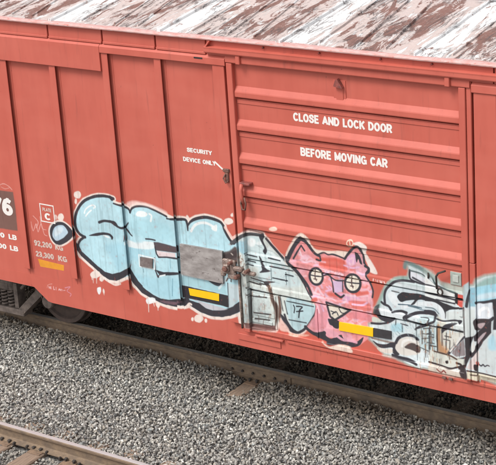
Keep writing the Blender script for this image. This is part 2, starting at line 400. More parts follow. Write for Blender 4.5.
fill(Z(*R2, [(110,130),(160,110),(260,130),(380,180),(385,205),(300,165),(200,138),(140,150)]), (244,212,204), .75, 1.2)
fill(Z(*R3, [(110,150),(120,140),(135,165),(125,185)]), CRM, .9, .6)
stroke(Z(*R3, [(378,225),(405,265),(430,295),(465,275)]), 2.6, (242,206,196), .85)

# --- on the door: blue wedge letter
D1 = (232,220); D2 = (232,275); D3 = (280,225); D4 = (280,285); D5 = (325,230); D6 = (330,290); D7 = (370,250); D8 = (370,310); D9 = (424,250); D10 = (424,305); D11 = (424,340)
wedge = Z(*D1, [(45,122),(85,98),(130,88),(180,92),(215,103),(240,135),(270,180),(320,235),(370,290),(420,340),(460,380),(490,430)]) + Z(*D4, [(205,70),(245,130),(247,180),(230,222),(190,282),(150,318),(110,332),(80,312)]) + Z(*D2, [(400,385),(330,300),(300,372),(70,345),(62,200)]) + [(240.5,300),(240,270),(239,245)]
fill(wedge, CRM, .9, .8, grow=2.6, smooth=False); fill(wedge, (208,214,208), 1, .4, smooth=False, var=.14)
fill(Z(*D1, [(60,140),(95,115),(180,115),(220,180),(340,290),(470,420),(440,462),(200,440),(180,330),(90,300)]), (204,222,224), .85, 1.6); fill(Z(*D1, [(45,150),(90,160),(90,235),(50,215)]), (166,208,222), .9, .8)
fill(Z(*D4, [(45,90),(235,140),(240,190),(180,285),(110,318),(70,270)]), (182,210,216), .9, 1.0)
fill(Z(*D1, ell(135,155,28,30)), WHT, .9, .8); fill(Z(*D1, ell(185,165,18,16)), WHT, .7, .8); fill(Z(*D1, [(250,180),(300,240),(380,310),(330,300),(260,240)]), (222,232,232), .8, 1)
stroke(Z(*D1, [(-6,162),(40,128),(85,104),(130,97),(190,103)]), 3.2, (84,84,86)); fill(Z(*D1, [(185,110),(215,90),(225,115),(212,140),(232,185),(240,215),(228,238),(212,215),(222,195),(205,160)]), BLK, 1, .3)
stroke(Z(*D1, [(235,130),(270,172),(320,228),(370,285),(420,335),(460,378),(492,430)]), 2.6, BLK); stroke(Z(*D4, [(160,-20),(205,70),(246,130),(247,180),(230,222),(190,282),(150,318),(110,330),(75,308),(50,262),(30,205)]), 2.2, BLK)
fill(Z(*D1, [(185,250),(200,265),(215,305),(240,335),(270,350),(240,358),(195,360),(210,340),(195,290)]), BLK, 1, .4); fill(Z(*D1, [(218,425),(290,425),(290,432),(255,438),(262,462),(275,490),(240,460)]), (70,66,68), 1, .4)
stroke(Z(*D1, [(82,60),(85,130),(92,205)]), 1.2, (60,70,76), .9); stroke(Z(*D1, [(80,62),(150,75),(210,92)]), 1.0, (140,100,92), .8)
fill(Z(*D2, [(245,80),(262,78),(290,160),(320,230),(310,330),(295,360),(300,260),(268,170)]), (92,68,60), .9, .7); fill(Z(*D2, [(315,150),(330,160),(340,250),(330,330),(318,300),(322,220)]), (96,66,56), .9, .5)
fill(Z(*D2, [(330,270),(360,290),(420,370),(470,400),(420,400),(370,360)]), BLK, 1, .4); fill(Z(*D2, [(326,300),(345,310),(395,385),(330,380)]), (236,196,184), .9, .6)
# dirty, rusty plates at the lock corner
fill(Z(*D2, [(72,60),(240,110),(262,190),(280,340),(80,330),(68,180)]), (188,198,196), .95, 1.0, smooth=False, var=.25)
for q in ([(95,90),(250,125)], [(100,140),(240,155)], [(150,258),(270,272)], [(160,300),(260,312)], [(80,335),(300,372)], [(130,95),(135,330)], [(190,60),(250,70)], [(130,20),(220,48)], [(120,45),(200,70)]): stroke(Z(*D2, q), random.uniform(.9,1.4), (52,46,46), .9, smooth=False)
fill(Z(*D2, [(85,330),(300,350),(300,385),(230,380),(90,370)]), (112,72,68), .85, .6, smooth=False)
for k in range(60):
    x = random.uniform(70,300); y = random.uniform(40,380); stroke(Z(*D2, [(x,y),(x+random.uniform(-4,4),y+random.uniform(5,40))]), random.uniform(.25,.8), random.choice([(150,96,70),(90,70,64),(120,104,96),(176,130,100)]), random.uniform(.35,.8), smooth=False)
for k in range(34):
    x = random.uniform(80,480); y = 150+random.uniform(0,280); stroke(Z(*D1, [(x,y),(x+random.uniform(15,70),y+random.uniform(4,18))]), random.uniform(.25,.55), random.choice([(120,150,158),(150,170,176),(96,104,108)]), .5, smooth=False)
for k in range(46):
    x = random.uniform(-35,110); y = random.uniform(230,400); stroke(Z(*D1, [(x,y),(x+random.uniform(-12,12),y+random.uniform(-5,30))]), random.uniform(.4,1.3), random.choice([(84,60,54),(60,48,46),(140,100,84),(196,186,176)]), .8)
for q in ([(85,235),(170,255)], [(95,275),(160,292)], [(100,300),(150,312)], [(250,262),(330,282)], [(260,320),(420,352)], [(370,375),(420,388)], [(280,400),(380,420)]): stroke(Z(*D1, q), 1.2, (44,46,52), .9, smooth=False)  # dark lines, partly painting the shadow under the lower door rib
for q in ([(0,72),(220,120)], [(30,110),(36,140),(50,200)], [(45,112),(230,150)], [(60,240),(180,262)], [(0,80),(20,180)]): stroke(Z(*D4, q), 1.0, (50,52,56), .85, smooth=False)
stroke(Z(*D4, [(92,140),(100,160),(96,192)]), 1.0, (40,40,46)); stroke(Z(*D4, [(112,148),(152,152),(135,175),(128,225)]), 1.0, (40,40,46)); stroke(Z(*D4, [(112,184),(156,180)]), .9, (40,40,46))
fill(Z(*D1, ell(282,64,28,14)), (248,214,196), .95, .5)

# --- pink cat
face = Z(*D3, [(55,262),(52,235),(72,188),(110,122),(140,88),(180,112),(218,165),(245,200),(280,205),(310,190),(360,205),(440,225)]) + Z(*D5, [(135,195),(165,152),(210,112),(245,128),(262,170),(275,225),(300,270),(282,310),(312,370),(332,420),(328,470)]) + Z(*D6, [(300,90),(290,170),(360,215),(280,230),(270,330),(200,385),(130,380)]) + Z(*D4, [(370,375),(310,345),(260,345),(215,325),(180,290),(235,215),(247,150),(210,75),(180,20)]) + Z(*D3, [(190,420),(150,360),(110,310)])
fill(Z(*D3, [(30,240),(60,150),(130,60),(190,90),(250,170),(420,180),(480,190),(440,230),(360,215),(300,195),(250,210),(190,140),(140,90),(90,170),(60,240),(50,280)]), (236,222,208), .9, .7)
fill(Z(*D5, [(190,95),(235,85),(285,115),(285,160),(320,220),(358,290),(350,306),(310,290),(300,260),(262,170),(240,125)]), (240,228,220), .95, .6)
fill(face, (230,150,152), .85, .5, smooth=False, var=.22)
fill(face, (238,178,188), .9, .6, grow=-1, smooth=False, patchy=.47, var=.2)
for k in range(150):                         # loose lilac and red brushwork
    t = random.random(); x = 292+random.uniform(0,78); y = 252+(x-292)*.22+random.uniform(2,62)
    L_ = random.uniform(2,8); a = random.uniform(-.6,1.2)
    if not (inside(face, x, y) and inside(face, x+L_*math.cos(a), y+L_*math.sin(a))): continue
    stroke([(x,y),(x+L_*.5*math.cos(a),y+L_*.5*math.sin(a)+random.uniform(-1,1)),(x+L_*math.cos(a),y+L_*math.sin(a))], random.uniform(.8,2.2), random.choice([LIL,(224,176,200),(236,190,196),(216,112,104),(222,128,124),(238,206,214)]), random.uniform(.5,.9), .7)
fill(Z(*D3, [(140,215),(190,205),(230,240),(290,255),(320,275),(280,270),(200,245),(150,240)]), (240,190,204), .85, .8, patchy=.3)
fill(Z(*D3, [(360,390),(430,370),(432,462),(380,470)]), LIL, .95, .6, smooth=False); fill(Z(*D6, [(60,20),(180,45),(215,70),(190,100),(90,80),(40,40)]), (226,176,208), .9, 1.2); fill(Z(*D5, [(150,190),(200,165),(215,220),(180,250),(150,230)]), (226,176,208), .9, .8)
fill(Z(*D3, [(240,230),(330,225),(440,245),(440,330),(330,300),(290,270)]), (216,104,90), .85, 1.2); fill(Z(*D6, [(130,75),(260,85),(275,145),(170,135)]), (218,108,98), .8, 1.0); fill(Z(*D6, [(150,150),(260,165),(290,215),(200,205),(130,190)]), (222,130,136), .8, .8)
fill(Z(*D4, [(255,130),(300,150),(330,200),(310,300),(250,310),(215,280),(245,200)]), (226,150,160), .9, .8); fill(Z(*D4, [(190,285),(240,310),(330,300),(400,330),(496,350),(480,380),(420,340),(340,365),(260,335)]), (228,164,176), .9, .7)
# cat: rough pale brushwork over the pink
C1 = (296,240); CS = 496/82
def SC(pts, wd, c, a=.95, **k): stroke(Z(*C1, pts, s=CS), wd, c, a, **k)
for q in ([(20,90),(45,105),(30,115),(70,110),(60,130),(95,125)], [(25,120),(60,135),(100,130),(120,140)], [(90,110),(110,125),(100,140)], [(150,130),(175,135)], [(95,290),(110,325),(130,290),(150,320),(165,335)], [(110,320),(140,330)], [(185,285),(200,300),(180,310),(215,300),(200,280)], [(290,155),(340,170),(380,165)], [(320,120),(345,110),(340,150),(320,140)], [(290,330),(350,340),(430,335)], [(330,355),(400,365),(450,350)], [(70,270),(85,310),(100,345)], [(150,365),(200,350),(240,370)], [(255,350),(300,360),(290,380)], [(340,390),(400,395),(430,380)], [(130,400),(140,440)], [(150,390),(165,430)], [(340,420),(400,430)], [(20,60),(30,90)], [(380,300),(420,310),(440,290)]):
    SC(q, random.uniform(1.4,2.4), random.choice([(238,196,206),(230,184,212),(244,212,218),(236,178,186)]), .92, soft=.5)
for q in ([(150,150),(200,160),(300,175)], [(160,120),(230,120),(290,135)], [(200,330),(240,335),(270,350)], [(370,330),(430,320)], [(100,370),(120,360)], [(340,320),(380,315)]):
    SC(q, random.uniform(2.5,4), (216,100,88), .85, soft=.8)
stroke(Z(*D3, [(52,238),(72,190),(110,126),(140,94)]), 3.8, BLK); stroke(Z(*D3, [(140,94),(178,116),(215,168),(243,200),(272,215)]), 3.0, BLK, taper=[1.1,.9,.8]); stroke(Z(*D3, [(272,214),(278,245),(250,238)]), 1.6, BLK)
stroke(Z(*D3, [(92,232),(118,185),(145,142),(168,178)]), 1.5, BLK, smooth=False); stroke(Z(*D3, [(42,225),(52,262),(105,308),(148,360),(190,420),(215,480)]), 2.8, BLK)
stroke(Z(*D3, [(262,205),(300,192),(330,205),(360,203),(400,215),(440,232)]), 1.4, BLK); stroke(Z(*D5, [(135,200),(165,157),(210,116),(240,132),(262,172),(270,228)]), 2.2, BLK); fill(Z(*D5, [(205,150),(235,175),(255,235),(240,230),(228,200),(218,225),(210,200)]), BLK, 1, .3)
stroke(Z(*D5, [(270,225),(285,250),(302,270),(280,312),(312,368),(330,420),(326,465)]), 1.8, BLK); stroke(Z(*D5, [(275,250),(295,262),(300,285),(285,300)]), 2.4, BLK)
for cx, cy, rx, ry, R in ((248,355,45,57,D3), (190,368,53,61,D5)):
    e = Z(*R, ell(cx, cy, rx, ry, rot=-.15)); fill(e, (232,222,206), 1, .3); stroke(e, 2.2, BLK, closed=True)
    stroke(Z(*R, [(cx-rx,cy-12),(cx,cy-2),(cx+rx,cy+2)]), 1.1, BLK); stroke(Z(*R, [(cx-5,cy-ry),(cx-8,cy),(cx+2,cy+ry*.5)]), 1.0, (90,70,70)); stroke(Z(*R, [(cx-15,cy+ry*.3),(cx+5,cy+ry*.35)]), .9, (90,70,70))
stroke(Z(*D3, [(300,350),(330,345),(380,380),(440,385)]), 1.3, BLK); stroke(Z(*D3, [(345,350),(360,400),(368,462)]), 1.2, BLK); stroke(Z(*D3, [(430,390),(432,462)]), 1.0, BLK)
for k in range(11): x = 275+k*15+random.uniform(-4,4); stroke(Z(*D3, [(x,300+k*4),(x+random.uniform(2,12),random.uniform(304,318)+k*4),(x+random.uniform(8,18),303+k*4)]), random.uniform(.7,1.5), (246,206,214), .9)
for k in range(6): x = 332+k*15+random.uniform(-2,2); stroke(Z(*D5, [(x,338+k*4),(x+random.uniform(-3,6),350+k*4)]), random.uniform(.6,1.1), (250,220,214), .85)
stroke(Z(*D4, [(380,60),(405,78),(420,85),(440,72)]), 1.8, BLK)
fill(Z(*D4, [(322,130),(400,150),(478,176),(430,210),(378,242),(350,225)]), (226,216,200), 1, .3, smooth=False); stroke(Z(*D4, [(318,120),(400,148),(480,175),(430,210),(378,242),(345,218),(318,120)]), 2.0, BLK, smooth=False)
for q in ([(360,200),(385,185),(400,210)], [(400,150),(420,190),(445,196)], [(350,180),(380,192)]): stroke(Z(*D4, q), .9, BLK)
fill(Z(*D4, [(330,232),(370,245),(400,252),(400,298),(365,285),(340,270)]), BLK, 1, .3); fill(Z(*D6, [(0,200),(60,215),(58,265),(20,255)]), (58,56,60), 1, .3)
stroke(Z(*D4, [(175,290),(200,315),(240,338),(290,335),(305,330)]), 3.2, BLK); fill(Z(*D4, [(250,340),(305,322),(320,355),(370,375),(400,350),(425,345),(420,375),(380,405),(340,410),(310,385),(230,345)]), BLK, 1, .3); fill(Z(*D4, [(420,345),(450,385),(500,395),(500,410),(420,395)]), BLK, 1, .3)
fill(Z(*D6, [(0,340),(60,330),(110,370),(180,360),(230,325),(205,380),(150,395),(90,378),(0,372)]), BLK, 1, .3); stroke(Z(*D6, [(50,320),(90,345),(140,350),(180,362)]), 2.6, (232,170,186), .95)
fill(Z(*D4, [(290,385),(320,405),(350,420),(400,410),(460,415),(500,440),(500,462),(430,450),(340,430)]), (238,216,200), .95, .6); fill(Z(*D4, [(60,330),(130,340),(200,345),(170,355),(90,350)]), (236,190,170), .8, .6)
# --- silver letters at the right end
s1 = Z(*D7, [(45,400),(60,370),(95,300),(130,235),(180,205),(260,195),(275,150),(260,95),(300,105),(380,140),(440,190),(496,250)]) + Z(*D9, [(60,190),(110,240),(200,290),(265,300),(300,255),(345,250),(360,210),(420,185),(520,170),(640,200),(640,520)]) + [(520,395),(496,386)] + Z(*D11, [(400,275),(290,240),(200,225),(0,180)]) + Z(*D8, [(345,395),(280,370),(180,320),(100,300),(20,215),(0,200)]) + Z(*D6, [(290,330),(270,240),(360,220),(310,130)]) 
fill(s1, (170,192,184), .9, 1.3, grow=1.8, smooth=False); fill(s1, (214,224,226), 1, .4, smooth=False, var=.12)
E1 = (372,255); E2 = (426,260); E3 = (372,305); E4 = (426,308); E5 = (434,270); E6 = (434,322)
def F8(R, pts, c, a=1.0, soft=.3, smooth=True, **k): fill(Z(*R, pts, s=8.0), c, a, soft, smooth=smooth, **k)
def S8(R, pts, wd, c=BLK, a=1.0, **k): stroke(Z(*R, pts, s=8.0), wd, c, a, **k)
PAL = (226,232,234)
# loops of the first silver letter
S8(E1, [(50,410),(75,335),(108,262),(160,208),(220,184),(290,188)], 3.4, (150,176,168), .9, soft=1.1); S8(E1, [(262,100),(270,62),(300,70),(360,95),(420,130),(500,185)], 3.8, (112,134,132), .95, soft=1.0)
F8(E1, [(300,110),(400,150),(496,230),(496,300),(340,250),(200,230),(150,250),(230,200),(290,200)], (196,210,210), 1, 1.0)
F8(E1, [(305,130),(345,145),(400,175),(450,215),(475,248),(420,237),(350,207),(305,192)], (226,228,234)); S8(E1, [(300,122),(302,185),(340,212),(400,234),(455,246)], 1.7); S8(E1, [(305,126),(390,150),(440,188),(500,238)], 1.2, (96,106,108)); S8(E1, [(325,182),(380,212),(430,240)], 1.8, BLK, .9)
F8(E1, [(118,300),(150,262),(260,268),(400,300),(500,325),(500,464),(150,464),(112,400)], (206,218,222), 1, .5)
F8(E1, [(125,320),(165,292),(195,330),(215,372),(300,388),(230,410),(160,390)], PAL, 1, .6); S8(E1, [(240,420),(320,400),(400,392),(500,415)], 3.2, PAL, .95)
F8(E1, [(203,328),(240,300),(300,306),(370,310),(440,330),(500,345),(500,378),(430,364),(370,360),(335,396),(308,400),(338,362),(280,366),(232,376),(208,352)], (56,56,60))
S8(E1, [(102,385),(98,330),(110,280),(150,236),(190,212),(250,205),(335,216)], 2.2); S8(E1, [(158,288),(215,302)], 1.0, (90,96,98)); S8(E1, [(210,396),(300,402),(395,426)], 1.0, (84,104,116)); S8(E1, [(330,412),(400,440),(496,450)], 1.0, (110,130,140))
F8(E1, [(8,455),(22,412),(58,395),(52,440),(62,470),(10,470)], (74,84,84), .95, .5); S8(E1, [(75,378),(95,395),(132,412),(152,442)], 2.2); S8(E1, [(180,456),(230,450),(275,462)], 2.2)
# its right-hand arm
F8(E2, [(-10,120),(70,198),(150,225),(240,262),(240,356),(150,345),(60,312),(-10,290)], (232,235,232), 1, .5, smooth=False); F8(E2, [(125,175),(295,215),(298,262),(235,262),(150,235)], (178,194,184), .75, 1.0, smooth=False)
S8(E2, [(-10,86),(40,130),(75,195),(120,222),(232,266)], 1.6, (70,84,84)); S8(E2, [(-10,196),(60,212),(120,236)], 1.2); S8(E2, [(-10,260),(100,286),(236,322)], 1.5); S8(E2, [(80,318),(150,334),(228,350)], 1.3)
F8(E2, [(-10,290),(80,318),(140,345),(230,380),(300,380),(300,391),(185,400),(162,412),(156,470),(140,470),(135,412),(95,365),(40,338),(-10,330)], (58,56,60), smooth=False)
S8(E2, [(-10,348),(60,356),(110,388),(132,430),(134,470)], 4.2, PAL); S8(E2, [(-5,412),(45,418),(82,446)], 3.0); S8(E2, [(-5,380),(60,390),(100,430)], 1.0, (120,134,140))
F8(E2, [(248,274),(296,284),(296,378),(248,360)], (214,96,84), 1, smooth=False); F8(E2, [(230,262),(252,268),(252,356),(232,346)], (48,42,44), smooth=False); S8(E2, [(250,316),(296,322)], 1.3, (60,40,40))
F8(E2, [(298,205),(345,175),(352,385),(298,385)], (184,202,206), .97, .6, smooth=False); F8(E2, [(350,222),(392,222),(394,375),(352,372)], (142,188,204), .95, .6, smooth=False); S8(E2, [(347,242),(332,310),(322,372)], 2.4, (60,60,66), 1, taper=[.5,1,1.1])
# beyond the door: green edge, blue band, white box
F8(E5, [(338,118),(380,90),(440,62),(640,30),(640,120),(420,130),(340,150)], (152,184,178), .92, 1.2); F8(E5, [(336,140),(420,122),(640,95),(640,270),(340,262)], (164,214,230), 1, .6, smooth=False); F8(E5, [(345,205),(420,185),(500,178),(500,215),(400,235),(345,240)], (214,230,238), .85, 1.0)
S8(E5, [(334,266),(400,262),(470,248),(560,235)], 2.4); F8(E5, [(338,276),(400,272),(458,262),(470,300),(466,375),(440,398),(340,398)], (224,230,236), 1, .5); S8(E5, [(362,358),(372,322),(418,305),(436,328),(432,368)], 2.6, (246,248,250)); F8(E5, [(466,256),(520,236),(530,480),(470,480),(478,380)], (60,56,60), 1, .4, smooth=False)
S8(E5, [(335,402),(400,408),(445,404),(474,385)], 2.4)
# second letter: pale blocks, rust, black diagonal
F8(E4, [(158,32),(300,20),(388,8),(388,228),(306,238),(160,190),(130,150),(160,110)], (214,221,219), 1, .5, smooth=False); F8(E4, [(-60,60),(90,70),(92,340),(-60,330)], (196,216,218), .9, .8, smooth=False); F8(E4, [(90,60),(160,120),(165,240),(180,345),(120,360),(92,300)], (216,214,200), .9, .8, smooth=False)
F8(E4, [(122,215),(200,200),(300,195),(180,352),(130,330)], (218,216,206), .95, .6, smooth=False); S8(E4, [(300,0),(302,110),(306,232)], .9, (70,66,66)); S8(E4, [(0,130),(60,112),(75,60)], 1.8); S8(E4, [(-5,40),(60,50)], 2.4)
F8(E4, [(88,150),(112,156),(118,290),(185,365),(160,378),(95,345)], (178,122,80), .7, .8); F8(E4, [(100,260),(150,310),(185,345),(140,362),(105,330)], (206,156,116), .6, 1.2); S8(E4, [(86,150),(88,250),(92,350)], 1.1, (64,50,44)); S8(E4, [(126,200),(128,300)], .8, (80,60,54))
F8(E4, [(128,152),(180,126),(250,124),(205,150),(152,182),(124,204)], BLK); S8(E4, [(88,150),(200,172),(292,192)], 1.5); S8(E4, [(86,88),(140,106),(230,100),(278,112)], 1.3); F8(E4, [(256,100),(288,104),(266,132)], BLK)
for q in ([(150,225),(198,236)], [(138,250),(190,262)], [(162,200),(160,335)], [(190,270),(188,330)], [(20,230),(60,235)], [(25,300),(80,310)], [(28,150),(30,330)], [(0,210),(40,200)]): S8(E4, q, .9, (62,58,58), .9)
F8(E4, [(205,362),(300,248),(316,382),(240,392)], (152,142,144), 1, .4, smooth=False); S8(E4, [(176,368),(240,292),(302,232)], 2.4, smooth=False); S8(E4, [(172,380),(202,410),(300,402),(322,386)], 1.3); F8(E4, [(182,348),(296,205),(306,222),(196,356)], (232,230,224), 1, .4, smooth=False)
F8(E4, [(384,96),(500,92),(480,140),(440,170),(405,180),(386,160)], (66,58,60), 1, .4); F8(E4, [(412,128),(472,122),(446,164),(420,158)], (186,166,168), 1, .4)
F8(E4, [(308,240),(380,228),(360,285),(350,340),(362,370),(338,420),(315,480),(288,480),(316,380),(312,300)], (60,55,58), 1, .4, smooth=False); F8(E4, [(520,100),(520,200),(455,272),(420,335),(404,380),(360,400),(355,350),(398,300),(410,270),(384,268),(380,228),(420,188)], (62,56,60), 1, .4, smooth=False)
F8(E4, [(520,205),(455,285),(424,350),(420,420),(425,480),(640,520),(640,180)], (208,216,216), 1, .5, smooth=False); F8(E4, [(500,250),(540,220),(560,330),(500,330)], (170,212,228), .8, 1.2)
F8(E4, [(360,312),(382,262),(392,325),(366,358)], (228,228,224), 1, .3); F8(E4, [(412,252),(455,206),(482,196),(442,256),(414,288)], (184,168,172), 1, .3); F8(E4, [(342,446),(390,372),(422,345),(418,420),(414,490),(336,490)], (226,210,206), 1, .4)
# lower half of the first silver letter
F8(E3, [(60,28),(100,18),(150,50),(240,60),(272,76),(256,102),(200,110),(120,102),(75,72)], (222,228,230), 1, .4); F8(E3, [(18,62),(45,18),(60,62),(92,96),(185,104),(130,138),(80,126),(40,92)], BLK); S8(E3, [(160,60),(230,50),(276,75),(250,106),(300,130),(392,156)], 1.8); S8(E3, [(-5,146),(60,151),(130,140),(180,110)], 1.9)
F8(E3, [(0,100),(30,98),(70,125),(40,138),(0,132)], (206,214,202), .95, .4); S8(E3, [(258,112),(310,80),(380,62),(500,65)], 2.8); F8(E3, [(338,196),(380,165),(450,145),(500,134),(450,166),(370,190)], BLK); S8(E3, [(390,100),(450,108),(444,140)], 1.0); S8(E3, [(230,150),(285,166)], 1.0); S8(E3, [(290,8),(375,25)], 1.2, (90,110,120))
F8(E3, [(150,162),(230,152),(250,220),(170,222)], (168,210,222), .85, 1.2); F8(E3, [(160,215),(300,215),(400,200),(430,240),(370,270),(300,240),(220,250)], (214,226,226), .7, 1.0); S8(E3, [(0,265),(90,288),(180,306),(265,322)], 1.8, (150,132,124))
F8(E3, [(5,285),(50,310),(110,316),(150,300),(196,310),(190,350),(218,396),(190,402),(160,376),(160,342),(80,346),(40,326)], BLK); F8(E3, [(40,340),(110,352),(155,350),(165,380),(120,388),(60,372)], (226,214,202), .9, .5)
F8(E3, [(186,330),(215,276),(270,256),(340,266),(378,312),(386,382),(300,405),(230,396),(192,362)], (222,216,208), 1, .4); S8(E3, [(240,330),(250,295),(300,280),(350,295)], 2.4, (238,236,232)); S8(E3, [(190,302),(215,262),(270,242),(330,250),(366,276)], 2.6); F8(E3, [(262,332),(310,305),(362,320),(386,345),(376,382),(320,362),(270,348)], (88,78,76), 1, .4)
S8(E3, [(165,402),(230,422),(300,440),(360,470)], 2.6)
for q in ([(402,210),(400,312)], [(456,190),(455,400)], [(425,312),(428,420)], [(400,270),(462,265)], [(385,340),(450,370)], [(410,190),(470,186)], [(350,150),(352,200)], [(190,120),(188,160)], [(240,160),(242,215)], [(400,230),(490,240)], [(440,300),(496,310)], [(470,210),(472,330)]): S8(E3, q, .8, (66,68,70), .85)
# pale, rust-stained foot of the letters
F8(E6, [(-40,225),(100,262),(240,300),(245,352),(130,368),(-40,320)], (216,216,204), .85, .8, smooth=False); F8(E6, [(-40,330),(130,375),(250,400),(250,455),(100,430),(-40,392)], (222,206,190), .85, .8, smooth=False); F8(E6, [(262,395),(400,420),(640,480),(640,540),(400,485),(258,452)], (234,224,200), 1, .5, smooth=False)
S8(E6, [(-40,320),(60,350),(130,372),(180,365),(248,350)], 1.5, (56,44,44)); S8(E6, [(262,392),(380,412),(500,442)], 1.2, (60,46,44)); S8(E6, [(0,235),(120,268),(180,300)], 1.2, (84,66,60)); S8(E6, [(30,372),(62,398),(84,384),(100,402)], 1.0, (128,62,56)); S8(E6, [(180,330),(215,345),(200,375)], 1.6, (60,50,50)); F8(E6, [(90,315),(110,312),(112,332),(95,334)], (50,44,44)); S8(E6, [(290,425),(350,432)], 1.0, (110,90,80))
S8(E6, [(358,338),(375,352),(392,342),(405,356),(425,348),(440,354)], 1.0); F8(E6, [(335,320),(358,322),(356,350),(338,346)], (196,96,86), .9); F8(E6, [(318,345),(345,350),(345,392),(322,385)], (60,48,48), 1)
F8(E6, [(205,370),(245,360),(262,460),(225,440)], (64,54,56), .95, .5)
for k in range(70):
    x = random.uniform(0,260); y = random.uniform(120,400); stroke(Z(*D10, [(x,y),(x+random.uniform(-3,3),y+random.uniform(8,60))]), random.uniform(.25,.8), random.choice([(176,112,70),(110,90,84),(90,84,84),(196,150,110),(70,66,68)]), random.uniform(.3,.75), smooth=False)
for k in range(40):
    x = random.uniform(140,330); y = random.uniform(60,200); stroke(Z(*D8, [(x,y),(x+random.uniform(-3,30),y+random.uniform(5,40))]), random.uniform(.25,.7), random.choice([(150,176,182),(110,124,130),(180,206,212)]), .5, smooth=False)
for k in range(60):
    x = random.uniform(330,440); y = random.uniform(60,380); stroke(Z(*D8, [(x,y),(x+random.uniform(-3,6),y+random.uniform(8,50))]), random.uniform(.25,.7), random.choice([(150,140,130),(110,104,100),(190,150,120),(84,80,80)]), .55, smooth=False)
for k in range(30):                          # rust and dirt runs along the lower edge of the door
    x = random.uniform(250,492); y = 330+(x-250)*.23+random.uniform(-3,4); stroke([(x,y),(x+random.uniform(-1,1),y+random.uniform(3,9))], random.uniform(.3,.8), random.choice([(120,60,52),(90,58,54),(150,84,70)]), random.uniform(.3,.7), smooth=False)
# small plate and overspray right of the lever, tag mark above the cat's ear
stroke(Z(*D5, ell(170,93,22,22)), .9, (244,214,190), .9, closed=True); stroke(Z(*D5, [(168,80),(172,106)]), .8, (244,214,190), .9)
fill(Z(*D9, [(0,130),(60,150),(120,225),(180,240),(265,260),(265,300),(180,275),(80,210),(0,160)]), (196,206,196), .6, 1.6)

G_a *= np.clip(.90+(NF-.22)*2.0, .7, 1)
G_rgb *= 1-np.clip((NV-.62)*1.2, 0, .08)[...,None]
# carry the paint from its tracing plane to the true depth of each surface it lies on
gx = (np.arange(GW)+.5)*GRES+GX0; gz = (np.arange(GH)+.5)*GRES+GZ0
DES = np.where(gx < -.02, .045, .02); DEP = np.repeat(np.where((gx > .0) & (gx < 3.0), .045, .05)[None], GH, 0)
for z in (1.45, 1.83): DEP[(gz > z) & (gz < z+.07)] = np.where((gx > .1) & (gx < 2.9), .036, DEP[0])
for z in (2.21,): DEP[(gz > z) & (gz < z+.09)] = np.where((gx > .1) & (gx < 2.9), .008, DEP[0])
for a, b2, y in [(q-.098, q, 0.0) for q in (-3.34,-2.535,-1.69,-.90,4.13)]+[(-.165,-.004,-.004),(3.075,3.325,-.002),(.028,.108,-.010),(2.908,2.985,-.010),(2.986,3.056,.006)]:
    DEP[:, (gx >= a) & (gx <= b2)] = y
sc = (DES[None]-CAM[1])/(DEP-CAM[1])
sx = np.clip(((CAM[0]+(gx[None]-CAM[0])*sc)-GX0)/GRES-.5, 0, GW-1.001); sz = np.clip(((CAM[2]+(gz[:,None]-CAM[2])*sc)-GZ0)/GRES-.5, 0, GH-1.001)
ix, iz = sx.astype(int), sz.astype(int); fx, fz = (sx-ix)[...,None], (sz-iz)[...,None]
ALL = np.concatenate([G_rgb*G_a[...,None], G_a[...,None]], 2)
ALL = (ALL[iz,ix]*(1-fx)+ALL[iz,ix+1]*fx)*(1-fz)+(ALL[iz+1,ix]*(1-fx)+ALL[iz+1,ix+1]*fx)*fz
G_a = ALL[...,3]; G_rgb = ALL[...,:3]/np.maximum(G_a, .02)[...,None]
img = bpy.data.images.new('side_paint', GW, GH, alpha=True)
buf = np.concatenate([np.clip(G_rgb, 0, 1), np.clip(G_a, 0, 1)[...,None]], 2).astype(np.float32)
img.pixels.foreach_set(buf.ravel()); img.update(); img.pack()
img.alpha_mode = 'CHANNEL_PACKED'


